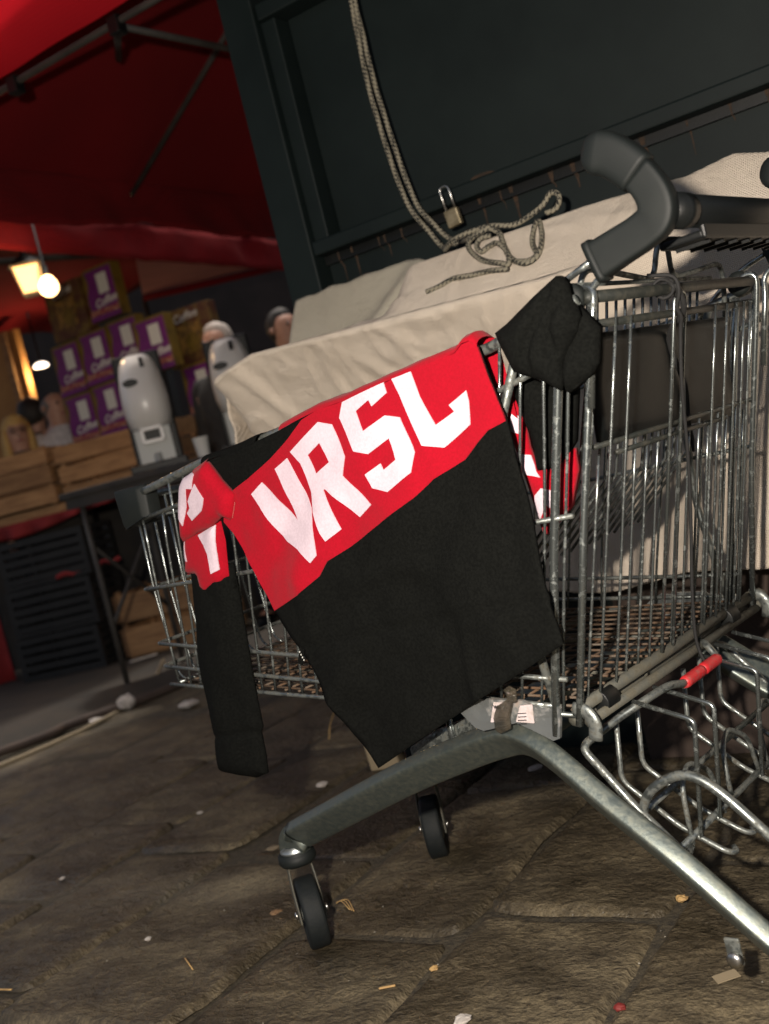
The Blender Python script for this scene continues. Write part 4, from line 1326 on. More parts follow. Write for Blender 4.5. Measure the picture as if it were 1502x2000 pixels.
# bracket plates with stickers and tape
for sg in (-1, 1):
    pl = [(l, z) for l, z in PLATE]
    w0 = 0.300 * sg
    v, f = shell(pl, 0.012, lambda l, z: C(l, w0 + sg * (0.001 + 0.002 * nz(l * 30, z * 30)), z), lambda l, z: C(l, w0 - sg * 0.004, z))
    plate = mk('bracket_plate', v, f, M['rustbracket'], CT, False)
    if sg < 0:
        for key, poly in (('sticker', STK1), ('sticker', STK2)):
            v, f = shell(poly, 0.01, lambda l, z: C(l, -0.3042 - 0.0002 * nz(l * 90, z * 90), z), lambda l, z: C(l, -0.3032, z))
            st = mk('sticker', v, f, M['sticker'], plate, False)
        for r_ in range(4):
            z = 0.4265 - r_ * 0.0048
            mb = MB(); mb.box(C(0.0775 + 0.0012 * r_, -0.3046, z), (0.014, 0.0005, 0.0012)); mb.build('print_line', M['ink'], plate, False)
            mb = MB(); mb.box(C(0.110 + 0.001 * r_, -0.3046, z - 0.004), (0.012, 0.0005, 0.0010)); mb.build('print_line', M['ink'], plate, False)
        tcu = bpy.data.curves.new('sticker_lettering', 'FONT')
        tcu.body = 'wanzl'
        tcu.size = 0.0095
        tcu.extrude = 0.0002
        tcu.offset = 0.0003
        tcu.materials.append(M['ink'])
        text_mesh(tcu, 'sticker_lettering', plate, C(0.1215, -0.3047, 0.4352), (rad(90), rad(3), 0))
        tcx = sum(p[0] for p in TAPE) / len(TAPE); tcz = sum(p[1] for p in TAPE) / len(TAPE)
        v, f = shell([(tcx + (p[0] - tcx) * 0.72, tcz + (p[1] - tcz) * 0.85) for p in TAPE], 0.004, lambda l, z: C(l, -0.3065 - 0.004 * abs(nz(l * 70, z * 55)) - 0.003 * abs(nz(l * 150, z * 140)), z), lambda l, z: C(l, -0.3052, z))
        mk('torn_tape', v, f, M['tape'], plate, True)

# casters
def caster(l, w, yaw, name='caster'):
    root = empty(name, C(l, w, 0))
    root.parent = CT
    root.rotation_euler = (0, 0, yaw)
    mb = MB(); mb.lathe([(0.018, 0.178), (0.027, 0.172), (0.027, 0.168), (0.016, 0.166)], (0, 0, 0), 24); mb.build('rust_washer', M['rustbracket'], root)
    mb = MB(); mb.lathe([(0.026, 0.168), (0.033, 0.165), (0.034, 0.152), (0.030, 0.146), (0.010, 0.145)], (0, 0, 0), 28); mb.build('swivel_collar', M['plastic'], root)
    fk = MB()
    for sx in (-1, 1):
        P = [(sx * 0.020, 0.004, 0.147), (sx * 0.0225, -0.008, 0.11), (sx * 0.0225, -0.020, 0.062), (sx * 0.0225, -0.022, 0.048)]
        fk.sweep(smooth_line(P, 4), 0.018, 12, r2=0.0022, up=(0, 1, 0), pw=3)
    fk.box((0, 0.002, 0.1435), (0.044, 0.036, 0.004))
    fk.build('fork', M['grime_tube'], root)
    R = 0.0625
    mb = MB(); mb.lathe([(0.040, -0.0150), (R - 0.006, -0.0185), (R - 0.0015, -0.0165), (R, -0.012), (R, 0.012), (R - 0.0015, 0.0165), (R - 0.006, 0.0185), (0.040, 0.0150)], (0, -0.022, R), 40, 'x')
    mb.build('tyre', M['rubber'], root)
    mb = MB(); mb.lathe([(0.008, -0.018), (0.012, -0.0165), (0.041, -0.0135), (0.041, 0.0135), (0.012, 0.0165), (0.008, 0.018)], (0, -0.022, R), 28, 'x')
    mb.build('hub', M['zinc_dirty'], root)
    mb = MB(); mb.lathe([(0.004, -0.030), (0.007, -0.029), (0.007, -0.025), (0.0045, -0.025), (0.0045, 0.025), (0.007, 0.025), (0.007, 0.029), (0.004, 0.030)], (0, -0.022, R), 10, 'x')
    mb.build('axle_bolt', M['steel'], root)
    return root
caster(0.700, -0.210, rad(52))
caster(0.700, 0.165, rad(36))
caster(-0.255, -0.304, rad(20))
caster(-0.255, 0.280, rad(60))
mb = MB(); mb.lathe([(0.004, -0.008), (0.010, -0.006), (0.010, 0.0), (0.0055, 0.001), (0.0055, 0.008)], C(-0.155, -0.318, 0.112), 14, 'y'); mb.build('bolt', M['steel'], CT)
mb = MB(); mb.box(C(-0.153, -0.314, 0.120), (0.020, 0.004, 0.034)); mb.build('bolt_plate', M['zinc_dirty'], CT, False, bevel=0.003)

# folding crate rack under the gate
RK = MB()
RK.sweep(fil(cpts([(-0.090, -0.262, 0.215), (-0.026, -0.252, 0.278), (0.036, -0.248, 0.358), (0.004, -0.19, 0.378), (-0.030, -0.155, 0.394), (-0.040, -0.110, 0.397), (-0.040, -0.068, 0.386), (-0.040, 0.058, 0.386), (-0.022, 0.062, 0.410), (0.002, 0.10, 0.402), (0.036, 0.248, 0.358), (-0.026, 0.252, 0.278), (-0.090, 0.262, 0.215)]), 0.014, 5), 0.0058, 10)
RK.sweep(fil(cpts([(-0.028, -0.25, 0.235), (-0.042, -0.25, 0.292), (-0.10, -0.25, 0.323), (-0.142, -0.25, 0.308), (-0.30, -0.25, 0.13)]), 0.05, 6), 0.0066, 10)
RK.sweep(fil(cpts([(-0.028, 0.25, 0.235), (-0.042, 0.25, 0.292), (-0.10, 0.25, 0.323), (-0.142, 0.25, 0.308), (-0.30, 0.25, 0.13)]), 0.05, 6), 0.0066, 10)
RK.sweep(cpts([(-0.060, -0.235, 0.205), (-0.060, 0.235, 0.205)]), 0.0050, 8)
RK.sweep(cpts([(-0.028, -0.225, 0.262), (-0.028, 0.225, 0.262)]), 0.0046, 8)
RK.sweep(cpts([(-0.085, -0.255, 0.205), (-0.066, -0.200, 0.200)]), 0.0046, 8)
rack = RK.build('crate_rack', M['zinc_dirty'], CT)
for w in (-0.17, -0.105, 0.055, 0.115, 0.185):
    mb = MB()
    mb.sweep(fil(cpts([(-0.012, w, 0.394), (-0.097, w, 0.364), (-0.066, w, 0.196)]), 0.010, 4), 0.0036, 8)
    mb.build('wire', M['zinc'], rack)
    mb = MB()
    mb.sweep(fil(cpts([(0.020, w, 0.374), (0.035, w, 0.280), (-0.040, w, 0.214), (-0.100, w, 0.180), (-0.108, w + 0.012, 0.176), (-0.100, w + 0.020, 0.180)]), 0.014, 4), 0.0040, 8)
    mb.build('wire', M['zinc_dirty'], rack)
for w in (-0.13, 0.01, 0.15):
    mb = MB()
    mb.sweep(fil(cpts([(-0.060, w - 0.055, 0.196), (-0.055, w - 0.04, 0.270), (-0.050, w, 0.292), (-0.055, w + 0.05, 0.262), (-0.060, w + 0.055, 0.196)]), 0.018, 4), 0.0038, 8)
    mb.build('wire', M['zinc_dirty'], rack)
mb = MB()
for k in range(2):
    w0, w1 = -0.066 + k * 0.064, -0.004 + k * 0.060
    mb.sweep([C(-0.040, w0 + (w1 - w0) * j / 8, 0.386) for j in range(9)], 0.0092, 14, radii=[0.85] + [1 + 0.04 * (-1) ** j for j in range(7)] + [0.85])
mb.build('red_grip', M['red_grip'], CT)

# black string tied to the gate
SG = empty('black_string', CART_O, CART_R)
mb = MB()
mb.sweep(smooth_line(cpts([(gl(0.96, 0.02), -0.085, 0.955), (gl(0.94, -0.016), -0.075, 0.945), (gl(0.935, -0.02), -0.07, 0.925), (gl(0.92, -0.014), -0.065, 0.905), (gl(0.90, -0.018), -0.055, 0.890), (gl(0.87, -0.016), -0.045, 0.87), (gl(0.80, -0.014), -0.030, 0.80), (gl(0.70, -0.014), 0.00, 0.70), (gl(0.60, -0.014), 0.02, 0.60), (gl(0.50, -0.016), 0.03, 0.50), (gl(0.42, -0.022), 0.04, 0.42), (-0.026, 0.045, 0.375)]), 6), 0.0026, 6)
mb.sweep(smooth_line(cpts([(gl(0.935, -0.018), -0.07, 0.935), (gl(0.90, -0.02), -0.045, 0.900), (gl(0.86, 0.02), 0.0, 0.87), (gl(0.80, 0.02), 0.055, 0.80), (gl(0.74, 0.02), 0.075, 0.745), (gl(0.70, 0.01), 0.078, 0.70)]), 6), 0.0042, 6)
mb.build('strand', M['string'], SG)
mb = MB()
for k in range(3):
    a0 = k * 2.1
    mb.sweep(smooth_line(cpts([(gl(0.932, -0.004 + 0.011 * math.cos(a0 + t * 1.3)), -0.085 + 0.012 * math.sin(t * 1.1 + k) + 0.004 * t, 0.932 + 0.013 * math.sin(a0 + t * 1.3)) for t in range(6)]), 5), 0.0024, 6)
mb.build('knot', M['string'], SG)
tag(SG, 'black string knotted on the cart gate with one long end hanging down', 'string')

# ------------------------------------------------------------------ sweatshirt hung over the cart's near side
SW = empty('sweatshirt', CART_O, CART_R)
tag(SW, 'black sweatshirt with a red chest band and big white letters hung over the cart', 'sweatshirt')
HEM = [(0.0, 0.0)]
def seg_d(p, a, b):
    dx, dy = b[0] - a[0], b[1] - a[1]
    t = max(0, min(1, ((p[0] - a[0]) * dx + (p[1] - a[1]) * dy) / (dx * dx + dy * dy)))
    return math.hypot(p[0] - a[0] - t * dx, p[1] - a[1] - t * dy)
ib = BODY
def body_w(l, z):
    w = wnear(l) - 0.030
    drop = max(0.0, tz(RIM, l) - z)
    k = min(1.0, drop / 0.10)
    f = 0.017 * nz(l * 5.0 + z * 2.0, z * 3.0 - l * 2, 1.3) + 0.010 * nz(l * 11 + z * 6, z * 7, 4.1) + 0.006 * max(0.0, 1 - 7 * abs(nz(l * 5 + 3 * z, z * 4 - l * 3, 7.7))) * sstep(0.74, 0.62, z) + 0.0026 * nz(l * 30, z * 26, 2.2)
    # diagonal pull folds running down from the armhole and the rim
    f += 0.0035 * math.sin((l * 0.86 + z * 0.5) * 58 + 2.5 * nz(l * 4, z * 4, 8)) * math.exp(-((l - 0.47) / 0.10) ** 2 - ((z - 0.72) / 0.12) ** 2)
    f += 0.0028 * math.sin((l * 0.7 - z * 0.7) * 52 + 2 * nz(l * 5, z * 5, 3)) * math.exp(-((l - 0.12) / 0.12) ** 2 - ((z - 0.55) / 0.10) ** 2)
    # crossing seam of the ribbed hem
    d = seg_d((l, z), HEMA, HEMB)
    f -= 0.0045 * math.exp(-(d / 0.0045) ** 2)
    return w - (0.25 + 0.75 * k) * f - 0.012 * k * sstep(0.1, 0.45, drop)
# hem seam runs parallel to the lower edge, 55 mm above it
lo = sorted(BODY, key=lambda p: p[1])[:6]
pL = max(lo, key=lambda p: p[0])
pR = min([p for p in BODY if p[1] < 0.60], key=lambda p: p[0])
HEMA = (pL[0] + 0.02, pL[1] + 0.060)
HEMB = (pR[0] - 0.004, pR[1] + 0.060)
v, f = shell(BODY, 0.0085, lambda l, z: C(l, body_w(l, z), z), lambda l, z: C(l, body_w(l, z) + 0.006, z))
mbb = MB(); mbb.add(v, f)
# the part folded over the rim and hanging inside
def foldover(mb, line, d0, off):
    rows = []
    R = resample(line + line[::-1], 0.012)
    R = R[: len(R) // 2 + 1]
    for (l, z) in R:
        row = []
        w0 = body_w(l, z) + off
        for k in range(9):
            a = math.pi * k / 8
            row.append(C(l, w0 + 0.026 * (1 - math.cos(a)), z + 0.012 * math.sin(a) + 0.002 * nz(l * 20, k)))
        for k in range(1, 6):
            row.append(C(l, w0 + 0.052 + 0.004 * nz(l * 12, k), z - d0 * k / 5))
        rows.append(row)
    n = len(rows[0])
    mb.add([p for r in rows for p in r], [(i * n + j, i * n + j + 1, (i + 1) * n + j + 1, (i + 1) * n + j) for i in range(len(rows) - 1) for j in range(n - 1)])
yoke = [p for p in TOPLINE if p[0] > 0.42]
chest = [p for p in TOPLINE if p[0] <= 0.46]
foldover(mbb, yoke, 0.10, 0.0)
body = mbb.build('body', M['blackcloth'], SW)
v, f = shell(BAND, 0.0085, lambda l, z: C(l, body_w(l, z) - 0.0015, z), lambda l, z: C(l, body_w(l, z) + 0.002, z))
mb = MB(); mb.add(v, f); foldover(mb, chest, 0.10, -0.0015)
band = crisp(mb.build('chest_band', M['redcloth'], SW))
for nm, poly, hol in (('letter_v', LV, ()), ('letter_r', LR, (LRH,)), ('letter_s', LS, ()), ('letter_c', LC, ())):
    v, f = shell(poly, 0.0085, lambda l, z: C(l, body_w(l, z) - 0.0030, z), lambda l, z: C(l, body_w(l, z) - 0.0008, z), hol)
    crisp(mk(nm, v, f, M['whiteprint'], band))

def puff(poly, wbase, depth, soft, fold, seed, name, m, parent, step=0.007, back=0.004, crease=(), cd=0.012, cw=0.007):
    def fr(l, z):
        d = bdist((l, z), poly)
        k = 1 - math.exp(-d / soft)
        g = fold * (nz(l * 14 + seed, z * 7, seed) + 0.5 * nz(l * 30, z * 16 + seed, 2 * seed)) * k
        h_ = 0.0
        for ln in crease:
            h_ = max(h_, math.exp(-(min(seg_d((l, z), p_, q_) for p_, q_ in zip(ln, ln[1:])) / cw) ** 2))
        return C(l, wbase(l) - depth * k - g + cd * h_ * k, z)
    def bk(l, z):
        return C(l, wbase(l) + back, z)
    v, f = shell(poly, step, fr, bk)
    o = mk(name, v, f, m, parent)
    return o, fr
base1 = lambda l: wnear(l) - 0.026
slb, _ = puff(SL_BLK, lambda l: wnear(l) - 0.018, 0.026, 0.014, 0.009, 3.1, 'sleeve', M['blackcloth'], SW, crease=SLB_CR, cd=0.006, cw=0.004)
slo, fr_lo = puff(SL_LO, lambda l: wnear(l) - 0.026, 0.018, 0.007, 0.007, 5.7, 'sleeve', M['redcloth'], SW, back=0.0)
sup, fr_up = puff(SL_UP, lambda l: wnear(l) - 0.040, 0.014, 0.006, 0.005, 9.2, 'shoulder', M['redcloth'], SW, back=0.01)
# shoulder folded over the rim
mb = MB()
for q in range(2):
    pass
rows = []
top_line = resample([SL_UP[0], SL_UP[1], SL_UP[2], SL_UP[1], SL_UP[0]], 0.008)
top_line = top_line[: len(top_line) // 2 - 2]
for (l, z) in top_line:
    w0 = wnear(l) - 0.040
    row = [C(l, w0 + 0.028 * (1 - math.cos(math.pi * k / 8)), z + 0.010 * math.sin(math.pi * k / 8) - 0.002) for k in range(9)]
    row += [C(l, w0 + 0.056, z - 0.02 * k) for k in range(1, 5)]
    rows.append(row)
n = len(rows[0])
mb.add([p for r in rows for p in r], [(i * n + j, i * n + j + 1, (i + 1) * n + j + 1, (i + 1) * n + j) for i in range(len(rows) - 1) for j in range(n - 1)])
mb.build('shoulder_fold', M['redcloth'], SW)
def onto(fr, poly, nm, parent, d=0.0016):
    v, f = shell(poly, 0.006, lambda l, z: (fr(l, z)[0], fr(l, z)[1] - d, fr(l, z)[2]), lambda l, z: (fr(l, z)[0], fr(l, z)[1] + 0.0006, fr(l, z)[2]))
    crisp(mk(nm, v, f, M['whiteprint'], parent))
onto(fr_up, SW1, 'print_patch', sup)
onto(fr_up, SW2, 'print_patch', sup)
onto(fr_lo, SW3, 'print_patch', slo)
onto(fr_lo, SW4, 'print_patch', slo)
# cuff thrown over the rear corner and the other sleeve hanging inside the basket
puff(CUFF_A, lambda l: -0.312, 0.022, 0.010, 0.016, 1.7, 'cuff', M['blackcloth'], SW, 0.005, 0.012, CUFF_CR, 0.012, 0.006)
puff(CUFF_B, lambda l: -0.300, 0.018, 0.010, 0.014, 6.3, 'cuff', M['blackcloth'], SW, 0.005, 0.012)
puff(IN_BLK, lambda l: -0.262, 0.012, 0.012, 0.006, 2.4, 'sleeve', M['blackcloth'], SW, back=0.012)
inr, fr_in = puff(IN_RED, lambda l: -0.254, 0.010, 0.012, 0.006, 4.4, 'sleeve', M['redcloth'], SW, back=0.012)
for p in (IN_W1, IN_W2, IN_W3):
    onto(fr_in, p, 'print_patch', inr)
# small woven tag on the side seam
mb = MB(); tl, tzv = BODY[-9][0], BODY[-9][1]
side = [(p[0], p[1]) for p in BODY if 0.49 < p[1] < 0.56 and p[0] > 0.3]
tp = max(side, key=lambda p: p[0]) if side else (0.49, 0.50)
mb.box(C(tp[0] - 0.004, body_w(*tp) - 0.004, tp[1] - 0.012), (0.010, 0.0015, 0.028), Matrix.Rotation(rad(28), 3, 'Y'))
tg = mb.build('woven_tag', M['blackcloth'], SW, False)
mb = MB()
for k in range(4):
    mb.box(C(tp[0] - 0.004 - 0.0016 * k, body_w(*tp) - 0.0052, tp[1] - 0.005 - 0.0045 * k), (0.0016, 0.0006, 0.0026), Matrix.Rotation(rad(28), 3, 'Y'))
mb.build('tag_print', M['card_white'], tg, False)
# stitched armhole seam
mb = MB()
a0, a1 = SL_UP[-4], SL_UP[-3]
for k in range(9):
    t = k / 8
    l, z = a0[0] + (a1[0] - a0[0]) * t - 0.003, a0[1] + (a1[1] - a0[1]) * t
    mb.box(C(l, body_w(l, z) - 0.0048, z), (0.0008, 0.0006, 0.0022))
mb.build('seam_stitch', M['thread'], SW, False)

# ------------------------------------------------------------------ background stall: counter of crates, machines, boxes
def crate(name, loc, rz, size, slats, label, group, m='wood', mpost=None, cat='crate'):
    r = empty(name, loc, rz)
    L_, D_, H_ = size
    th = 0.012
    for k in range(slats):
        gap = H_ / slats
        for (yy, dx) in ((-D_ / 2, 0), (D_ / 2, 0)):
            mb = MB(); mb.box((random.uniform(-0.004, 0.004), yy, gap * (k + 0.5)), (L_, th, gap * 0.80), Matrix.Rotation(random.uniform(-0.008, 0.008), 3, 'Y')); mb.build('slat', M[m], r, False)
        for sx in (-1, 1):
            mb = MB(); mb.box((sx * (L_ / 2 - th / 2 - 0.0005), 0, gap * (k + 0.5)), (th, D_ - 2 * th, gap * 0.80)); mb.build('slat', M[m], r, False)
    for sx in (-1, 1):
        for sy in (-1, 1):
            mb = MB(); mb.box((sx * (L_ / 2 - 0.03), sy * (D_ / 2 - 0.025), H_ / 2), (0.03, 0.03, H_)); mb.build('corner_block', M[mpost or m], r, False)
    mb = MB(); mb.box((0, 0, 0.012), (L_ - 0.03, D_ - 0.03, 0.01)); mb.build('base', M[m], r, False)
    return tag(r, label, cat, group)

FR = rad(-14)     # the counter stands nearly square to the camera
crate('slatted_crate', (-2.30, 7.15, 1.03), FR, (0.92, 0.40, 0.36), 3, 'wide slatted wooden crate at the left end of the counter', 'wooden crates on the counter')
crate('slatted_crate', (-1.42, 6.92, 1.00), FR, (0.78, 0.40, 0.36), 3, 'slatted wooden crate beside the white drinks machine', 'wooden crates on the counter')
crate('slatted_crate', (-1.32, 6.70, 0.03), FR, (0.62, 0.42, 0.40), 2, 'wooden crate standing on the ground under the counter', 'wooden crates on the counter')
CO = empty('market_counter', (-1.90, 7.15, 0), FR)
mb = MB(); mb.box((0, 0, 1.00), (2.3, 0.55, 0.05)); mb.build('counter_top', M['wood'], CO, False)
for x in (-1.08, 0.0, 1.08):
    mb = MB(); mb.box((x, 0.18, 0.4875), (0.06, 0.06, 0.975)); mb.build('leg', M['darkwood'], CO, False)
mb = MB(); mb.box((0, 0.24, 0.5), (2.3, 0.02, 0.95)); mb.build('back_board', M['darkwood'], CO, False)
tag(CO, 'wooden market counter carrying the slatted crates', 'counter')
def red_cloth(u, v):
    x = -0.62 + 1.10 * u
    return (x, -0.30 + 0.03 * math.sin(u * 34) * v, 0.972 - 0.09 * v * (0.6 + 0.4 * math.sin(u * 5)))
rc = empty('red_counter_cloth', (-1.90, 7.15, 0), FR)
cloth_grid(red_cloth, 40, 4, 'cloth', M['redcurtain'], rc)
tag(rc, 'strip of red cloth hanging below the slatted crates', 'cloth')
def curtain(u, v):
    return (-0.45 + 0.62 * u, 0.05 * math.sin(u * 22) * (0.4 + v), 0.90 - 0.90 * v)
cu = empty('red_curtain', (-2.62, 6.95, 0), FR)
cloth_grid(curtain, 40, 6, 'cloth', M['redcurtain'], cu)
tag(cu, 'dark red curtain hanging to the ground at the left edge', 'curtain')
for k in range(3):
    r = empty('plastic_crate', (-1.98 + 0.015 * k, 6.72, 0.012 + 0.285 * k), FR + rad(2 * (k - 1)))
    mb = MB(); mb.box((0, 0, 0.012), (0.56, 0.38, 0.02)); mb.build('base', M['blackcrate'], r, False)
    for j in range(5):
        z = 0.045 + j * 0.054
        mb = MB()
        mb.box((0, -0.186, z), (0.56, 0.012, 0.036)); mb.box((0, 0.186, z), (0.56, 0.012, 0.036)); mb.box((-0.274, 0, z), (0.012, 0.36, 0.036)); mb.box((0.274, 0, z), (0.012, 0.36, 0.036))
        mb.build('side_band', M['blackcrate'], r, False)
    for sx in (-1, 1):
        for sy in (-1, 1):
            mb = MB(); mb.box((sx * 0.262, sy * 0.172, 0.14), (0.034, 0.034, 0.27)); mb.build('corner_block', M['blackcrate'], r, False)
    tag(r, ['black plastic crate at the bottom of the stack under the counter', 'black plastic crate in the middle of the stack under the counter', 'black plastic crate at the top of the stack under the counter'][k], 'crate', 'black plastic crates under the counter')
for k, (x, z) in enumerate(((-1.86, 0.60), (-1.62, 0.615))):
    mb = MB(); mb.add(*sweep(smooth_line([(-0.07, 0, 0), (-0.02, -0.01, 0.012), (0.03, 0, 0.0), (0.07, 0, 0.01)], 4), 0.014, 8))
    o = mb.build('red_pepper', M['redcurtain'], None, True, (x, 6.51, z))
    tag(o, ['red pepper lying between the black crates, left one', 'red pepper lying between the black crates, right one'][k], 'pepper', 'peppers between the crates')

# folding table with two drinks machines
TBL = empty('folding_table', (-0.88, 5.35, 0), rad(-20))
mb = MB(); mb.box((0.05, 0, 0.995), (1.10, 0.60, 0.03)); mb.build('table_top', M['darkwood'], TBL, False, bevel=0.004)
mb = MB(); mb.box((0.05, -0.27, 0.955), (1.06, 0.03, 0.05)); mb.build('apron', M['darkwood'], TBL, False)
for (x, y) in ((-0.42, -0.26), (-0.42, 0.26), (0.54, -0.26), (0.54, 0.26)):
    mb = MB(); mb.sweep([(x * 0.98, y, 0.98), (x, y, 0.0)], 0.014, 8); mb.build('leg', M['alu'], TBL)
mb = MB(); mb.sweep([(-0.42, -0.26, 0.35), (-0.42, 0.26, 0.75)], 0.010, 8); mb.sweep([(-0.42, -0.26, 0.75), (-0.42, 0.26, 0.35)], 0.010, 8); mb.build('brace', M['alu'], TBL)
tag(TBL, 'dark folding table on thin grey legs under the drinks machines', 'table')

def machine(loc, rz, label):
    r = empty('drinks_machine', loc, rz)
    H = 0.56
    # rounded hood: egg-shaped cross-sections that swell at the middle and draw in at the top
    lev = [(0.195, 0.080, 0.10), (0.215, 0.098, 0.135), (0.27, 0.108, 0.158), (0.34, 0.110, 0.162), (0.41, 0.104, 0.148), (0.47, 0.094, 0.118), (0.515, 0.082, 0.080), (0.545, 0.066, 0.036), (0.558, 0.045, 0.0)]
    vs, fs = [], []
    n_ = 28
    for (z, hw, dp) in lev:
        for q in range(n_):
            a = 2 * math.pi * q / n_
            c_, s_ = math.cos(a), math.sin(a)
            x = hw * math.copysign(abs(c_) ** 0.62, c_)
            y = 0.05 - (dp + 0.05) * abs(s_) ** 0.75 if s_ > 0 else 0.05 + 0.01 * s_
            vs.append((x, y, z))
    for k in range(len(lev) - 1):
        for q in range(n_):
            a, b = k * n_ + q, k * n_ + (q + 1) % n_
            fs.append((a, a + n_, b + n_, b))
    fs += [tuple(range(n_)), tuple((len(lev) - 1) * n_ + q for q in reversed(range(n_)))]
    sh = mk('hood', vs, fs, M['white_plastic'], r, True)
    mb = MB(); mb.box((0.0, 0.115, 0.285), (0.225, 0.125, 0.57)); mb.build('back_housing', M['blackplastic'], r, False, bevel=0.010)
    mb = MB(); mb.box((0.0, -0.035, 0.115), (0.17, 0.13, 0.17)); mb.build('column', M['grey_plastic'], r, False, bevel=0.006)
    nzl = MB(); nzl.box((-0.045, -0.125, 0.165), (0.018, 0.03, 0.075)); nzl.box((0.045, -0.125, 0.165), (0.018, 0.03, 0.075)); nzl.box((0, -0.125, 0.195), (0.108, 0.03, 0.018)); nzl.box((0, -0.125, 0.135), (0.108, 0.03, 0.018))
    nzl.build('spout_frame', M['white_plastic'], r, False, bevel=0.004)
    mb = MB(); mb.box((0, -0.105, 0.165), (0.074, 0.012, 0.05)); mb.build('spout', M['blackplastic'], r, False)
    mb = MB(); mb.lathe([(0.02, 0.03), (0.018, 0.075), (0.012, 0.08)], (0, -0.10, 0), 14); mb.build('drip_stand', M['grey_plastic'], r)
    mb = MB(); mb.box((0, -0.06, 0.0175), (0.26, 0.33, 0.035)); mb.build('drip_tray', M['blackplastic'], r, False, bevel=0.006)
    # badge and slot on the hood
    vs = [(0.036 * math.cos(a) - 0.005, -0.150, 0.415 + 0.018 * math.sin(a)) for a in [i * math.pi / 10 for i in range(20)]]
    vb = [(x, y + 0.012, z) for x, y, z in vs]
    o = mk('badge', vs + vb, [tuple(range(19, -1, -1))] + [(i, (i + 1) % 20, 20 + (i + 1) % 20, 20 + i) for i in range(20)], M['blackplastic'], r, False)
    o.location = (-0.035, 0.0, 0.0)
    mb = MB(); mb.box((0.03, -0.090, 0.505), (0.020, 0.014, 0.055), Matrix.Rotation(rad(-38), 3, 'X')); mb.build('level_slot', M['blackplastic'], r, False)
    return tag(r, label, 'machine', 'drinks machines on the folding table')
machine((-0.97, 5.35, 1.0105), rad(8), 'white drinks machine with black back, the left one, on the dark table')
machine((-0.56, 5.55, 1.0105), rad(4), 'white drinks machine half hidden behind the end of the tarp')
mb = MB(); mb.lathe([(0.026, 0.0), (0.027, 0.003), (0.036, 0.095), (0.0375, 0.097), (0.0365, 0.099), (0.034, 0.094), (0.025, 0.005)], (0, 0, 0), 20)
o = mb.build('paper_cup', M['cup'], None, True, (-0.745, 5.22, 1.0105))
tag(o, 'white paper cup on the dark table beside the machine', 'cup')

def text(parent, body, loc, rot, size, m, name='lettering', shear=0.25, ext=0.0006, off=0.0):
    cu_ = bpy.data.curves.new(name, 'FONT')
    cu_.body = body
    cu_.size = size
    cu_.shear = shear
    cu_.extrude = ext
    cu_.offset = off
    cu_.align_x = 'CENTER'
    cu_.materials.append(m)
    return text_mesh(cu_, name, parent, loc, rot)

BR = rad(-32)
def coffee_box(c, label, rz=BR, w=0.255, h=0.335, kind=0):
    r = empty('coffee_box', (c[0], c[1], c[2] - 0.20), rz + random.uniform(-0.05, 0.05))
    mb = MB(); mb.box((0, 0.045, h / 2), (w, 0.09, h - 0.002)); mb.build('carton', M['yellow'] if kind == 0 else M['orange_red'], r, False, bevel=0.003)
    if kind == 0:
        pts = [(w * 0.475, 0.060), (w * 0.475, h - 0.02), (-w * 0.34, h - 0.02)]
        for k in range(9):
            t = k / 8
            pts.append((-w * 0.40 + 0.016 * math.sin(t * 6.3), h - 0.02 - t * (h - 0.08)))
        v, f = shell(pts, 0.05, lambda x, z: (x, -0.004, z), lambda x, z: (x, 0.001, z))
        mk('purple_panel', v, f, M['purple'], r, False)
        mb = MB(); mb.box((0.035, -0.006, h * 0.66), (0.085, 0.004, 0.125)); mb.build('white_label', M['card_white'], r, False)
        text(r, 'Coffee', (0.03, -0.0055, 0.088), (rad(90), rad(-6), 0), 0.070, M['card_white'], off=0.0012)
        mb = MB(); mb.box((0, -0.003, 0.052), (w * 0.96, 0.005, 0.036)); mb.build('berry_strip', M['strip'], r, False)
        mb = MB(); mb.box((0, -0.0045, 0.016), (w * 0.985, 0.008, 0.030)); mb.build('purple_edge', M['purple'], r, False)
    else:
        mb = MB(); mb.box((0, -0.004, h * 0.45), (w * 0.5, 0.006, h * 0.5)); mb.build('picture', M['cardmix'], r, False)
        vs = [(0.05 * math.cos(a) + 0.02, -0.0085, h * 0.38 + 0.065 * math.sin(a)) for a in [i * math.pi / 10 for i in range(20)]]
        vb = [(x, -0.001, z) for x, y, z in vs]
        mk('yellow_fruit', vs + vb, [tuple(range(19, -1, -1))] + [(i, (i + 1) % 20, 20 + (i + 1) % 20, 20 + i) for i in range(20)], M['yellow'], r, False)
        text(r, 'Coffee', (0.0, -0.0055, h * 0.78), (rad(90), rad(-6), 0), 0.07, M['card_white'])
    return tag(r, label, 'box', 'printed boxes stacked behind the counter')
ev = Vector((math.cos(BR), math.sin(BR), 0))
A0 = Vector((-1.77, 7.40, 1.57))
coffee_box(A0, 'purple and yellow coffee box, bottom row left, beside the man in white')
coffee_box(A0 + ev * 0.262 + Vector((0, 0, 0.012)), 'purple and yellow coffee box, bottom row right, next to the drinks machine')
coffee_box(A0 + Vector((0, 0, 0.338)), 'purple and yellow coffee box, second row left')
coffee_box(A0 + ev * 0.262 + Vector((0, 0, 0.350)), 'purple and yellow coffee box, second row right')
coffee_box(A0 + ev * 0.524 + Vector((0, 0, 0.024)), 'purple and yellow coffee box behind the white drinks machine, bottom row')
coffee_box(A0 + ev * 0.524 + Vector((0, 0.02, 0.362)), 'purple and yellow coffee box, second row, between the pair and the single box')
coffee_box((-1.13, 6.98, 1.87), 'purple coffee box standing alone just above the drinks machine', rad(-30))
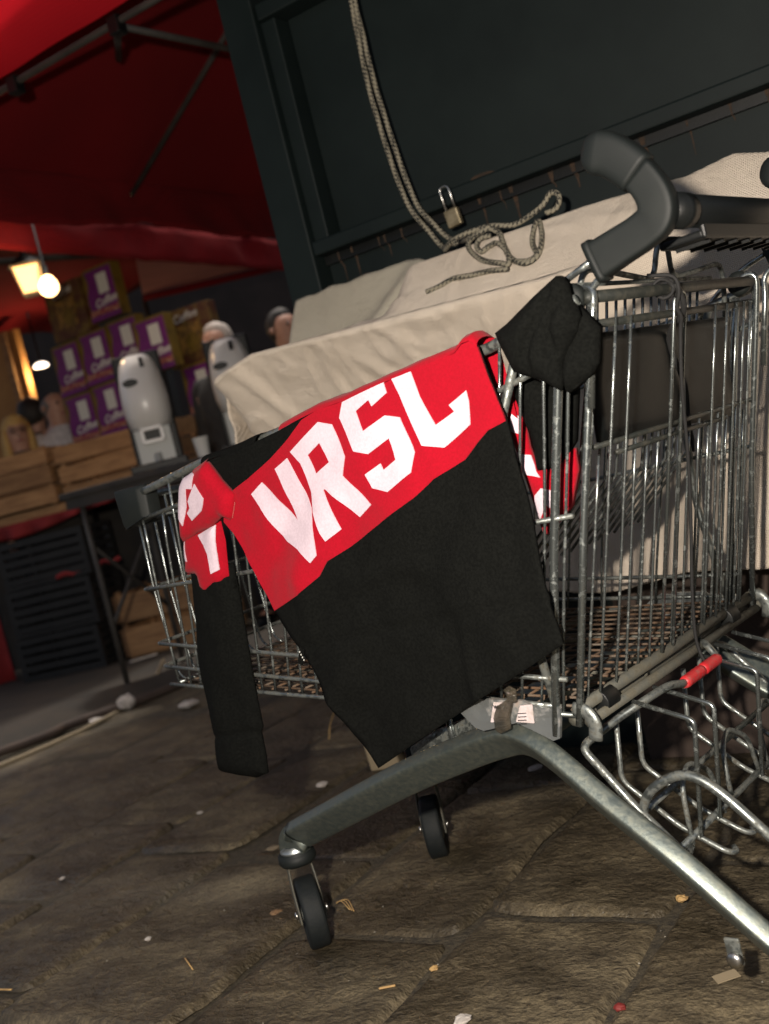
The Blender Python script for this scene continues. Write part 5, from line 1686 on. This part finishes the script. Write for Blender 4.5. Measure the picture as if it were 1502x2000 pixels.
coffee_box(A0 + ev * 0.44 + Vector((0.0, 0.0, 0.72)), 'topmost purple coffee box with a yellow edge under the pink awning')
coffee_box(A0 + ev * 0.06 + Vector((0.02, 0.06, 0.70)), 'yellow printed box at the top left of the stack near the lantern', rad(-30), 0.34, 0.36, 1)
coffee_box((-0.92, 7.15, 1.88), 'orange red box with a yellow picture right of the coffee boxes', rad(-25), 0.36, 0.36, 1)
coffee_box((-0.93, 7.10, 1.545), 'purple coffee box half hidden behind the second drinks machine', rad(-35))
SH = empty('box_shelf', (-1.45, 7.55, 0), BR)
mb = MB(); mb.box((0.10, 0.02, 1.345), (1.5, 0.50, 0.03)); mb.build('shelf_board', M['darkwood'], SH, False)
for x in (-0.6, 0.8):
    mb = MB(); mb.box((x, 0.10, 0.665), (0.05, 0.05, 1.33)); mb.build('leg', M['darkwood'], SH, False)
tag(SH, 'dark shelf carrying the stacked coffee boxes behind the counter', 'shelf')

# lit lantern, bulb and a distant ceiling lamp
LN = empty('lantern', (-1.568, 6.2, 2.14), rad(10))
mb = MB()
for sx, sy in ((-1, -1), (1, -1), (1, 1), (-1, 1)):
    mb.sweep([(sx * 0.045, sy * 0.045, 0.0), (sx * 0.072, sy * 0.072, 0.15)], 0.005, 6)
mb.box((0, 0, 0.0), (0.10, 0.10, 0.010)); mb.box((0, 0, 0.152), (0.16, 0.16, 0.010))
mb.build('frame', M['brass'], LN, False)
for k in range(4):
    R_ = Matrix.Rotation(k * math.pi / 2, 3, 'Z')
    mk('pane', [R_ @ Vector(p) for p in ((-0.040, -0.044, 0.006), (0.040, -0.044, 0.006), (0.066, -0.070, 0.146), (-0.066, -0.070, 0.146))], [(0, 1, 2, 3)], M['lamp_glass'], LN, False)
mb = MB(); mb.lathe([(0.10, 0.157), (0.05, 0.20), (0.015, 0.225), (0.006, 0.30)], (0, 0, 0), 16); mb.build('cap', M['blackplastic'], LN)
tag(LN, 'lit brass lantern with glowing panes hanging under the red canopy', 'lantern')
def lamp_light(name, loc, e, col, parent=None, r=0.05):
    d = bpy.data.lights.new(name, 'POINT')
    d.energy = e
    d.color = col
    d.shadow_soft_size = r
    o = bpy.data.objects.new(name, d)
    COL.objects.link(o)
    o.location = loc
    return o
BL = empty('hanging_bulb', (-1.429, 6.0, 2.115))
mb = MB(); mb.lathe([(0.012, 0.062), (0.03, 0.052), (0.046, 0.025), (0.052, 0.0), (0.046, -0.027), (0.028, -0.045), (0.006, -0.053)], (0, 0, 0), 22); mb.build('globe', M['bulb'], BL)
mb = MB(); mb.lathe([(0.016, 0.058), (0.018, 0.11), (0.007, 0.118), (0.004, 0.45)], (0, 0, 0), 12); mb.build('socket', M['blackplastic'], BL)
tag(BL, 'round glowing white bulb hanging in front of the lantern', 'bulb')
lamp_light('bulb_light', (-1.429, 5.88, 2.10), 9.0, (1.0, 0.62, 0.30))
CL = empty('ceiling_lamp', (-2.36, 9.0, 2.19))
mb = MB(); mb.lathe([(0.03, -0.02), (0.055, -0.014), (0.06, 0.0), (0.035, 0.02)], (0, 0, 0), 18); mb.build('bowl', M['lamp_cold'], CL)
mb = MB(); mb.lathe([(0.02, 0.03), (0.008, 0.05), (0.006, 0.9)], (0, 0, 0), 10); mb.build('stem', M['blackplastic'], CL)
tag(CL, 'small glowing oval lamp in front of the ochre wall', 'lamp')
lamp_light('ceiling_lamp_light', (-2.36, 8.9, 2.10), 12.0, (1.0, 0.66, 0.34))

# ------------------------------------------------------------------ people behind the counter
def person(loc, rz, h, label, shirt, hair, hairstyle, lean=0.0, arm=None, glasses=False):
    r = empty('person', loc, rz)
    k = h / 1.75
    V_ = {'pel': (0, 0, 0.95, .135), 'waist': (0, 0.0 - lean * 0.3, 1.10, .12), 'chest': (0, -lean * 0.7, 1.32, .145), 'neck': (0, -lean, 1.49, .058), 'head0': (0, -lean - 0.015, 1.565, .075), 'head1': (0, -lean - 0.012, 1.66, .088), 'crown': (0, -lean, 1.725, .06)}
    names = list(V_)
    edges = [(0, 1), (1, 2), (2, 3), (3, 4), (4, 5), (5, 6)]
    pts = [V_[n_] for n_ in names]
    for sx in (-1, 1):
        b = len(pts)
        pts += [(sx * 0.10, 0, 0.90, .085), (sx * 0.10, -0.01, 0.50, .058), (sx * 0.10, 0.02, 0.09, .042), (sx * 0.10, -0.14, 0.03, .035)]
        edges += [(0, b), (b, b + 1), (b + 1, b + 2), (b + 2, b + 3)]
        b = len(pts)
        if arm and sx == arm:
            pts += [(sx * 0.19, -lean * 0.7, 1.40, .062), (sx * 0.26, -0.16 - lean, 1.22, .046), (sx * 0.30, -0.42 - lean, 1.22, .034), (sx * 0.31, -0.50 - lean, 1.22, .030)]
        else:
            pts += [(sx * 0.19, -lean * 0.7, 1.40, .062), (sx * 0.25, 0.02 - lean * 0.5, 1.12, .046), (sx * 0.23, -0.09 - lean * 0.5, 0.90, .034), (sx * 0.22, -0.12 - lean * 0.5, 0.82, .030)]
        edges += [(2, b), (b, b + 1), (b + 1, b + 2), (b + 2, b + 3)]
    me = bpy.data.meshes.new('body')
    me.from_pydata([(p[0] * k, p[1] * k, p[2] * k) for p in pts], edges, [])
    o = bpy.data.objects.new('body', me)
    COL.objects.link(o)
    o.parent = r
    me.materials.append(M['skin'])
    m1 = o.modifiers.new('skin', 'SKIN')
    for i, sv in enumerate(me.skin_vertices[0].data):
        rr = pts[i][3] * k
        sv.radius = (rr * (1.25 if i in (0, 1, 2) else 1.0), rr * (0.85 if i in (0, 1, 2) else 1.0))
        sv.use_root = (i == 0)
    m2 = o.modifiers.new('sub', 'SUBSURF')
    m2.levels = m2.render_levels = 2
    # clothing follows the body: torso tunic and sleeves
    def ring(c, rx, ry, z, n_=20, dy=0.0):
        return [(c + rx * math.cos(2 * math.pi * j / n_), dy + ry * math.sin(2 * math.pi * j / n_), z) for j in range(n_)]
    rows = [(0.195, 0.135, 0.88, 0), (0.185, 0.130, 1.05, -lean * 0.25), (0.205, 0.145, 1.25, -lean * 0.55), (0.215, 0.140, 1.36, -lean * 0.75), (0.185, 0.115, 1.43, -lean * 0.88), (0.095, 0.085, 1.485, -lean * 0.97), (0.070, 0.075, 1.505, -lean)]
    vs = []
    for (rx, ry, z, dy) in rows:
        vs += [(x * k, y * k, zz * k) for x, y, zz in ring(0, rx * (1 + 0.03 * nz(z * 9, h)), ry, z, 20, dy)]
    fs = [(i * 20 + j, i * 20 + (j + 1) % 20, (i + 1) * 20 + (j + 1) % 20, (i + 1) * 20 + j) for i in range(len(rows) - 1) for j in range(20)]
    mk('top', vs, fs, shirt, r)
    for sx in (-1, 1):
        mb = MB(); mb.sweep(smooth_line([(sx * 0.085 * k, 0, 0.96 * k), (sx * 0.10 * k, 0, 0.80 * k), (sx * 0.10 * k, -0.008, 0.50 * k), (sx * 0.10 * k, 0.015, 0.09 * k)], 4), 0.105 * k, 14, radii=[1.0, 1.02, 1.03, 1.02, 1.0, 0.95, 0.90, 0.85, 0.80, 0.77, 0.74, 0.71, 0.68]); mb.build('trouser_leg', M['trousers'], r)
        mb = MB(); mb.sweep([(sx * 0.10 * k, 0.06 * k, 0.035), (sx * 0.10 * k, -0.06 * k, 0.042), (sx * 0.10 * k, -0.17 * k, 0.028), (sx * 0.10 * k, -0.20 * k, 0.020)], 0.045 * k, 12, radii=[0.8, 1.1, 0.85, 0.4]); mb.build('shoe', M['blackplastic'], r)
    for sx, base in ((-1, 11), (1, 19)):
        q = [Vector(pts[base + i][:3]) * k for i in range(3)]
        mb = MB(); mb.sweep(smooth_line([Vector((sx * 0.13 * k, q[0].y, 1.40 * k))] + q, 4), 0.066 * k, 12, radii=[1.0] * 5 + [0.98, 0.95, 0.92, 0.88, 0.84, 0.80, 0.76, 0.72]); mb.build('sleeve', shirt, r)
    hc = Vector((0, (-lean - 0.012) * k, 1.645 * k))
    def blob(name, m, c, rad_, f_, parent=r, n1=18, n2=12):
        vs, fs = [], []
        for i in range(n2 + 1):
            th = math.pi * i / n2
            for j in range(n1):
                ph = 2 * math.pi * j / n1
                d = Vector((math.sin(th) * math.cos(ph), math.sin(th) * math.sin(ph), math.cos(th)))
                d2 = f_(d)
                vs.append(Vector(c) + Vector((d2.x * rad_[0], d2.y * rad_[1], d2.z * rad_[2])))
        fs = [(i * n1 + j, i * n1 + (j + 1) % n1, (i + 1) * n1 + (j + 1) % n1, (i + 1) * n1 + j) for i in range(n2) for j in range(n1)]
        return mk(name, vs, fs, m, parent)
    def hf(d):
        g = 1 + 0.06 * nz(d.x * 4 + h, d.y * 4, d.z * 4)
        front = max(0, -d.y)
        g *= 1 - 0.22 * sstep(0.05, 0.45, front) * sstep(0.80, 0.40, d.z)            # hair line stays off the face
        if hairstyle == 'long' and d.z < 0.1 and d.y > -0.45:
            g *= 1.0 + 0.25 * min(1, (0.1 - d.z))
        return d * g
    if hairstyle == 'bald':
        blob('hair', hair, hc + Vector((0, 0.022 * k, -0.005)), (0.090 * k, 0.085 * k, 0.070 * k), lambda d: d)
    elif hairstyle == 'long':
        blob('hair', hair, hc + Vector((0, 0.012 * k, 0.012)), (0.100 * k, 0.104 * k, 0.116 * k), hf)
        blob('hair', hair, hc + Vector((0, 0.055 * k, -0.13 * k)), (0.105 * k, 0.06 * k, 0.16 * k), hf)
        for sx in (-1, 1):
            blob('hair', hair, hc + Vector((sx * 0.085 * k, 0.0, -0.11 * k)), (0.035 * k, 0.05 * k, 0.14 * k), hf)
    else:
        blob('hair', hair, hc + Vector((0, 0.020 * k, 0.012)), (0.096 * k, 0.094 * k, 0.108 * k), hf)
    # face
    fy = hc.y - 0.086 * k
    mb = MB()
    for sx in (-1, 1):
        mb.lathe([(0.002, -0.006), (0.010, -0.002), (0.011, 0.004), (0.004, 0.008)], (sx * 0.033 * k, fy + 0.004, hc.z + 0.005), 10, 'y')
    mb.build('eye', M['lens_dark'], r)
    mb = MB(); mb.sweep([(0, fy - 0.004, hc.z + 0.008), (0, fy - 0.020 * k, hc.z - 0.030 * k), (0, fy, hc.z - 0.040 * k)], 0.012 * k, 8, radii=[0.6, 1.1, 0.7]); mb.build('nose', M['skin'], r)
    mb = MB(); mb.sweep([(-0.024 * k, fy + 0.012, hc.z - 0.066 * k), (0, fy + 0.004, hc.z - 0.068 * k), (0.024 * k, fy + 0.012, hc.z - 0.066 * k)], 0.006 * k, 6); mb.build('mouth', M['lip'], r)
    for sx in (-1, 1):
        mb = MB(); mb.lathe([(0.006, -0.008), (0.018, -0.004), (0.022, 0.004), (0.010, 0.008)], (sx * 0.090 * k, hc.y + 0.012, hc.z - 0.012), 12, 'x'); mb.build('ear', M['skin'], r)
    if glasses:
        mb = MB()
        for sx in (-1, 1):
            mb.sweep([(sx * 0.034 * k + 0.026 * math.cos(a), fy - 0.012, hc.z + 0.004 + 0.020 * math.sin(a)) for a in [i * math.pi / 7 for i in range(15)]], 0.003, 5)
        mb.sweep([(-0.01, fy - 0.013, hc.z + 0.006), (0.01, fy - 0.013, hc.z + 0.006)], 0.003, 5)
        mb.build('glasses', M['blackplastic'], r)
    if arm:
        e = Vector(pts[(15 if arm < 0 else 23) - 1][:3]) * k if False else Vector((arm * 0.31, -0.50 - lean, 1.22)) * k
        for q in range(5):
            a = (q - 2) * 0.012
            mb = MB()
            if q == 4:
                mb.sweep([e + Vector((-arm * 0.02, 0.03, 0)), e + Vector((-arm * 0.05, -0.01, 0.0)), e + Vector((-arm * 0.055, -0.045, -0.006))], 0.009, 6)
            else:
                mb.sweep([e + Vector((a + 0.006, 0.0, 0)), e + Vector((a * 1.3 + 0.006, -0.045, 0.004)), e + Vector((a * 1.4 + 0.006, -0.075 + abs(q - 1.5) * 0.008, -0.008))], 0.0085, 6)
            mb.build('finger', M['skin'], r)
    return tag(r, label, 'person', 'people behind the stalls')
person((-2.28, 7.62, 0), rad(25), 1.68, 'person with long blond hair, glasses and dark top at the far left', M['shirt_dark'], M['blond'], 'long', 0.05, None, True)
person((-2.13, 7.92, 0), rad(48), 1.83, 'balding person in a white shirt leaning towards the coffee boxes', M['shirt_white'], M['greyhair'], 'bald', 0.12, 1)
person((-2.36, 8.40, 0), rad(170), 1.88, 'dark haired person with back turned behind the blond one', M['shirt_dark'], M['darkhair'], 'short')
person((-0.325, 6.9, 0), rad(40), 1.84, 'dark haired person in grey beside the corner post of the kiosk', M['shirt_grey'], M['darkhair'], 'short')
person((-0.72, 6.75, 0), rad(-30), 1.83, 'white haired person behind the second drinks machine', M['shirt_dark'], M['whitehair'], 'short')

# ------------------------------------------------------------------ ground sheet, cord and litter
GS = empty('ground_sheet', (0, 0, 0))
edge = [Vector((-3.2, 3.75, 0)), Vector((-1.77, 4.59, 0)), Vector((-1.52, 4.87, 0)), Vector((-1.21, 5.10, 0)), Vector((-0.95, 5.45, 0)), Vector((-0.6, 5.9, 0))]
el = smooth_line(edge, 10)
vs, fs = [], []
NB_ = 12
for i, p in enumerate(el):
    for j in range(NB_ + 1):
        t = j / NB_
        q = p + Vector((-0.45, 1.0, 0)).normalized() * (2.6 * t)
        z = 0.035 + 0.055 * math.exp(-((t - 0.05) / 0.07) ** 2) + 0.02 * nz(q.x * 2.5, q.y * 2.5) * (1 - t)
        if j == 0:
            z = 0.012
        vs.append((q.x, q.y, z))
for i in range(len(el) - 1):
    for j in range(NB_):
        a = i * (NB_ + 1) + j
        fs.append((a, a + NB_ + 1, a + NB_ + 2, a + 1))
mk('sheet', vs, fs, M['mat'], GS)
mb = MB(); mb.sweep([p + Vector((0.0, -0.05 + 0.015 * nz(p.x * 5, 1), 0.028)) for p in el], 0.02, 8); mb.build('rolled_edge', M['brownbase'], GS)
tag(GS, 'brown ground sheet with a dark rolled edge in front of the stall', 'ground sheet')
mb = MB(); mb.sweep(smooth_line([(-1.25, 5.6, 0.10), (-1.28, 5.2, 0.02), (-1.42, 4.75, 0.012), (-1.62, 4.42, 0.012), (-2.0, 4.05, 0.012), (-2.6, 3.7, 0.012)], 8), 0.010, 7)
o = mb.build('cord', M['cord'])
tag(o, 'thin beige cord trailing over the ground past the folding table', 'cord')

def scrap(name, loc, r, m, label, cat, flat=0.35, n=9, group=None, seed=1.0):
    vs, fs = [], []
    N1, N2 = n, 6
    for i in range(N2 + 1):
        th = math.pi * i / N2
        for j in range(N1):
            ph = 2 * math.pi * j / N1
            d = Vector((math.sin(th) * math.cos(ph), math.sin(th) * math.sin(ph), math.cos(th)))
            g = 1 + 0.55 * noise.noise(d * 2.3 + Vector((seed, seed * 2, 0)))
            vs.append((d.x * r * g, d.y * r * g, r * flat * (d.z * g + 1.0)))
    fs = [(i * N1 + j, i * N1 + (j + 1) % N1, (i + 1) * N1 + (j + 1) % N1, (i + 1) * N1 + j) for i in range(N2) for j in range(N1)]
    o = mk(name, vs, fs, m, None, False, loc)
    return tag(o, label, cat, group)
def sliver(name, p, a, L_, w, m, label, cat, bend=0.0):
    d = Vector((math.cos(a), math.sin(a), 0)); s_ = Vector((-d.y, d.x, 0))
    pts = [Vector(p) - d * L_ / 2, Vector(p) + s_ * bend, Vector(p) + d * L_ / 2]
    mb = MB(); mb.sweep([q + Vector((0, 0, w * 0.6)) for q in smooth_line(pts, 3)], w * 0.5, 5, r2=w)
    o = mb.build(name, m)
    return tag(o, label, cat)
Z0 = 0.008
scrap('paper_scrap', (-0.066, 1.550, Z0), 0.014, M['paper'], 'pinkish white paper scrap at the bottom edge of the picture', 'litter', 0.3, 11, None, 2.0)
scrap('paper_ball', (-1.312, 4.95, Z0), 0.042, M['paper'], 'crumpled white paper ball beside the ground sheet', 'litter', 0.75, 12, None, 5.0)
scrap('paper_scrap', (-1.42, 4.82, Z0), 0.035, M['paper'], 'flat white paper scrap just below the paper ball', 'litter', 0.25, 9, None, 7.0)
scrap('paper_scrap', (-0.978, 4.63, Z0), 0.042, M['paper'], 'grey white paper scrap left of the hanging black sleeve', 'litter', 0.3, 9, None, 3.3)
sliver('paper_strip', (-1.50, 6.25, 0.05), 0.4, 0.16, 0.012, M['paper'], 'white paper strip lying on the brown ground sheet', 'litter')
scrap('paper_scrap', (-0.333, 2.935, Z0), 0.0154, M['paper'], 'small white paper scrap between black sleeve and front caster', 'litter', 0.35, 9, None, 8.1)
scrap('leaf_scrap', (-0.43, 2.52, Z0), 0.016, M['cord'], 'small grey brown leaf scrap left of the front leg', 'litter', 0.12, 8, None, 4.1)
scrap('crumb', (-0.387, 2.119, Z0), 0.014, M['leafbrown'], 'orange brown crumb left of the front caster wheel', 'litter', 0.3, 8, None, 1.1)
mb = MB(); mb.sweep([(-0.535, 1.965, Z0 + 0.022), (-0.520, 1.945, Z0 + 0.003), (-0.475, 1.935, Z0 + 0.003)], 0.0018, 5); o = mb.build('straw_stalk', M['straw']); tag(o, 'bent dry straw stalk at the lower left', 'straw')
sliver('wood_splinter', (-0.915, 2.085, Z0), -0.5, 0.05, 0.003, M['straw'], 'pale wood splinter at the left edge near the bottom', 'splinter')
scrap('crumb', (-0.098, 1.728, Z0), 0.007, M['straw'], 'pale tan crumb near the bottom centre', 'litter', 0.5, 8, None, 6.1)
sliver('wood_splinter', (-0.174, 1.708, Z0), -0.1, 0.026, 0.0034, M['straw'], 'short tan splinter left of the pale crumb at the bottom', 'splinter')
scrap('nut_shell', (0.309, 1.753, Z0), 0.0095, M['straw'], 'tan nut shell on the paving left of the rear leg', 'litter', 0.5, 10, None, 0.4)
mb = MB(); mb.box((0.296, 1.489, Z0 + 0.004), (0.034, 0.018, 0.0014), Matrix.Rotation(0.15, 3, 'Z') @ Matrix.Rotation(0.12, 3, 'X')); o = mb.build('card_scrap', M['cord'], None, False); tag(o, 'small torn card scrap at the lower right under the leg', 'litter')
scrap('red_scrap', (0.145, 1.479, Z0), 0.009, M['redscrap'], 'dark red scrap in the joint at the lower right', 'litter', 0.5, 8, None, 9.0)
scrap('paper_scrap', (-0.969, 2.684, Z0), 0.0077, M['paper'], 'tiny white paper scrap at the left edge', 'litter', 0.4, 8, None, 2.8)
scrap('pale_crumb', (-0.646, 2.152, Z0), 0.007, M['paper'], 'white crumb left of the bent straw', 'litter', 0.5, 8, None, 3.8)
scrap('paper_scrap', (0.199, 2.62, Z0), 0.0196, M['paper'], 'grey paper scrap on the ground behind the chassis bend', 'litter', 0.2, 9, None, 6.6)
sliver('straw_stalk', (-1.004, 2.998, Z0), -0.35, 0.07, 0.0016, M['straw'], 'straight thin straw at the left', 'straw')
scrap('pale_crumb', (-0.669, 2.96, Z0), 0.009, M['paper'], 'white crumb in the long joint left of the sleeve', 'litter', 0.4, 8, None, 1.9)
mb = MB(); mb.sweep(smooth_line([(-0.335, 3.43, 0.01), (-0.322, 3.45, 0.05), (-0.300, 3.46, 0.085)], 4), 0.0018, 5); o = mb.build('straw_stalk', M['straw']); tag(o, 'pale straw sticking up left of the sweatshirt hem', 'straw')
for k in range(3):
    mb = MB(); mb.sweep(smooth_line([(-0.268, 2.09 + 0.004 * k, 0.012), (-0.255 + 0.006 * k, 2.075, 0.02), (-0.240 + 0.004 * k, 2.045 - 0.006 * k, 0.012)], 4), 0.0010, 5)
    o = mb.build('straw_stalk', M['straw']); tag(o, ['short grass stalk beside the front caster wheel, nearest the wheel', 'short grass stalk beside the front caster wheel, middle one', 'short grass stalk beside the front caster wheel, outermost one'][k], 'straw', 'stalks beside the caster')
# carton standing behind the cart's chassis
r = empty('crushed_carton', (-0.155, 2.985, 0.0), rad(-20))
mb = MB(); mb.box((0, 0, 0.055), (0.085, 0.06, 0.10), Matrix.Rotation(0.12, 3, 'X')); mb.build('carton', M['cord'], r, False, bevel=0.004)
mb = MB(); mb.box((0, -0.035, 0.098), (0.08, 0.006, 0.012)); mb.build('red_print', M['redcloth'], r, False)
tag(r, 'small crushed carton with a red rim behind the cart chassis', 'carton')
# gravel too small to count: grit scattered over the near paving
mb = MB()
for k in range(900):
    s_, n_ = random.uniform(-3.2, 0.9), random.uniform(0.9, 4.2)
    p = wl(s_, n_)
    if abs(p.x) > 0.40 * p.y + 0.3:
        continue
    q = random.uniform(0.0007, 0.0022) * (1.6 if random.random() < 0.06 else 1)
    a_ = random.random() * 6
    z = 0.0085
    c_, sn = math.cos(a_) * q, math.sin(a_) * q
    mb.add([(p.x + c_, p.y + sn, z), (p.x - sn, p.y + c_, z), (p.x - c_ * 1.3, p.y - sn * 1.3, z), (p.x + sn, p.y - c_, z), (p.x, p.y, z + q * 0.9)], [(0, 1, 4), (1, 2, 4), (2, 3, 4), (3, 0, 4)])
o = mb.build('grit', M['paper_grit'], None, False)
o['kind'] = 'stuff'
o['label'] = 'pale grit scattered over the dark paving'
o['category'] = 'grit'
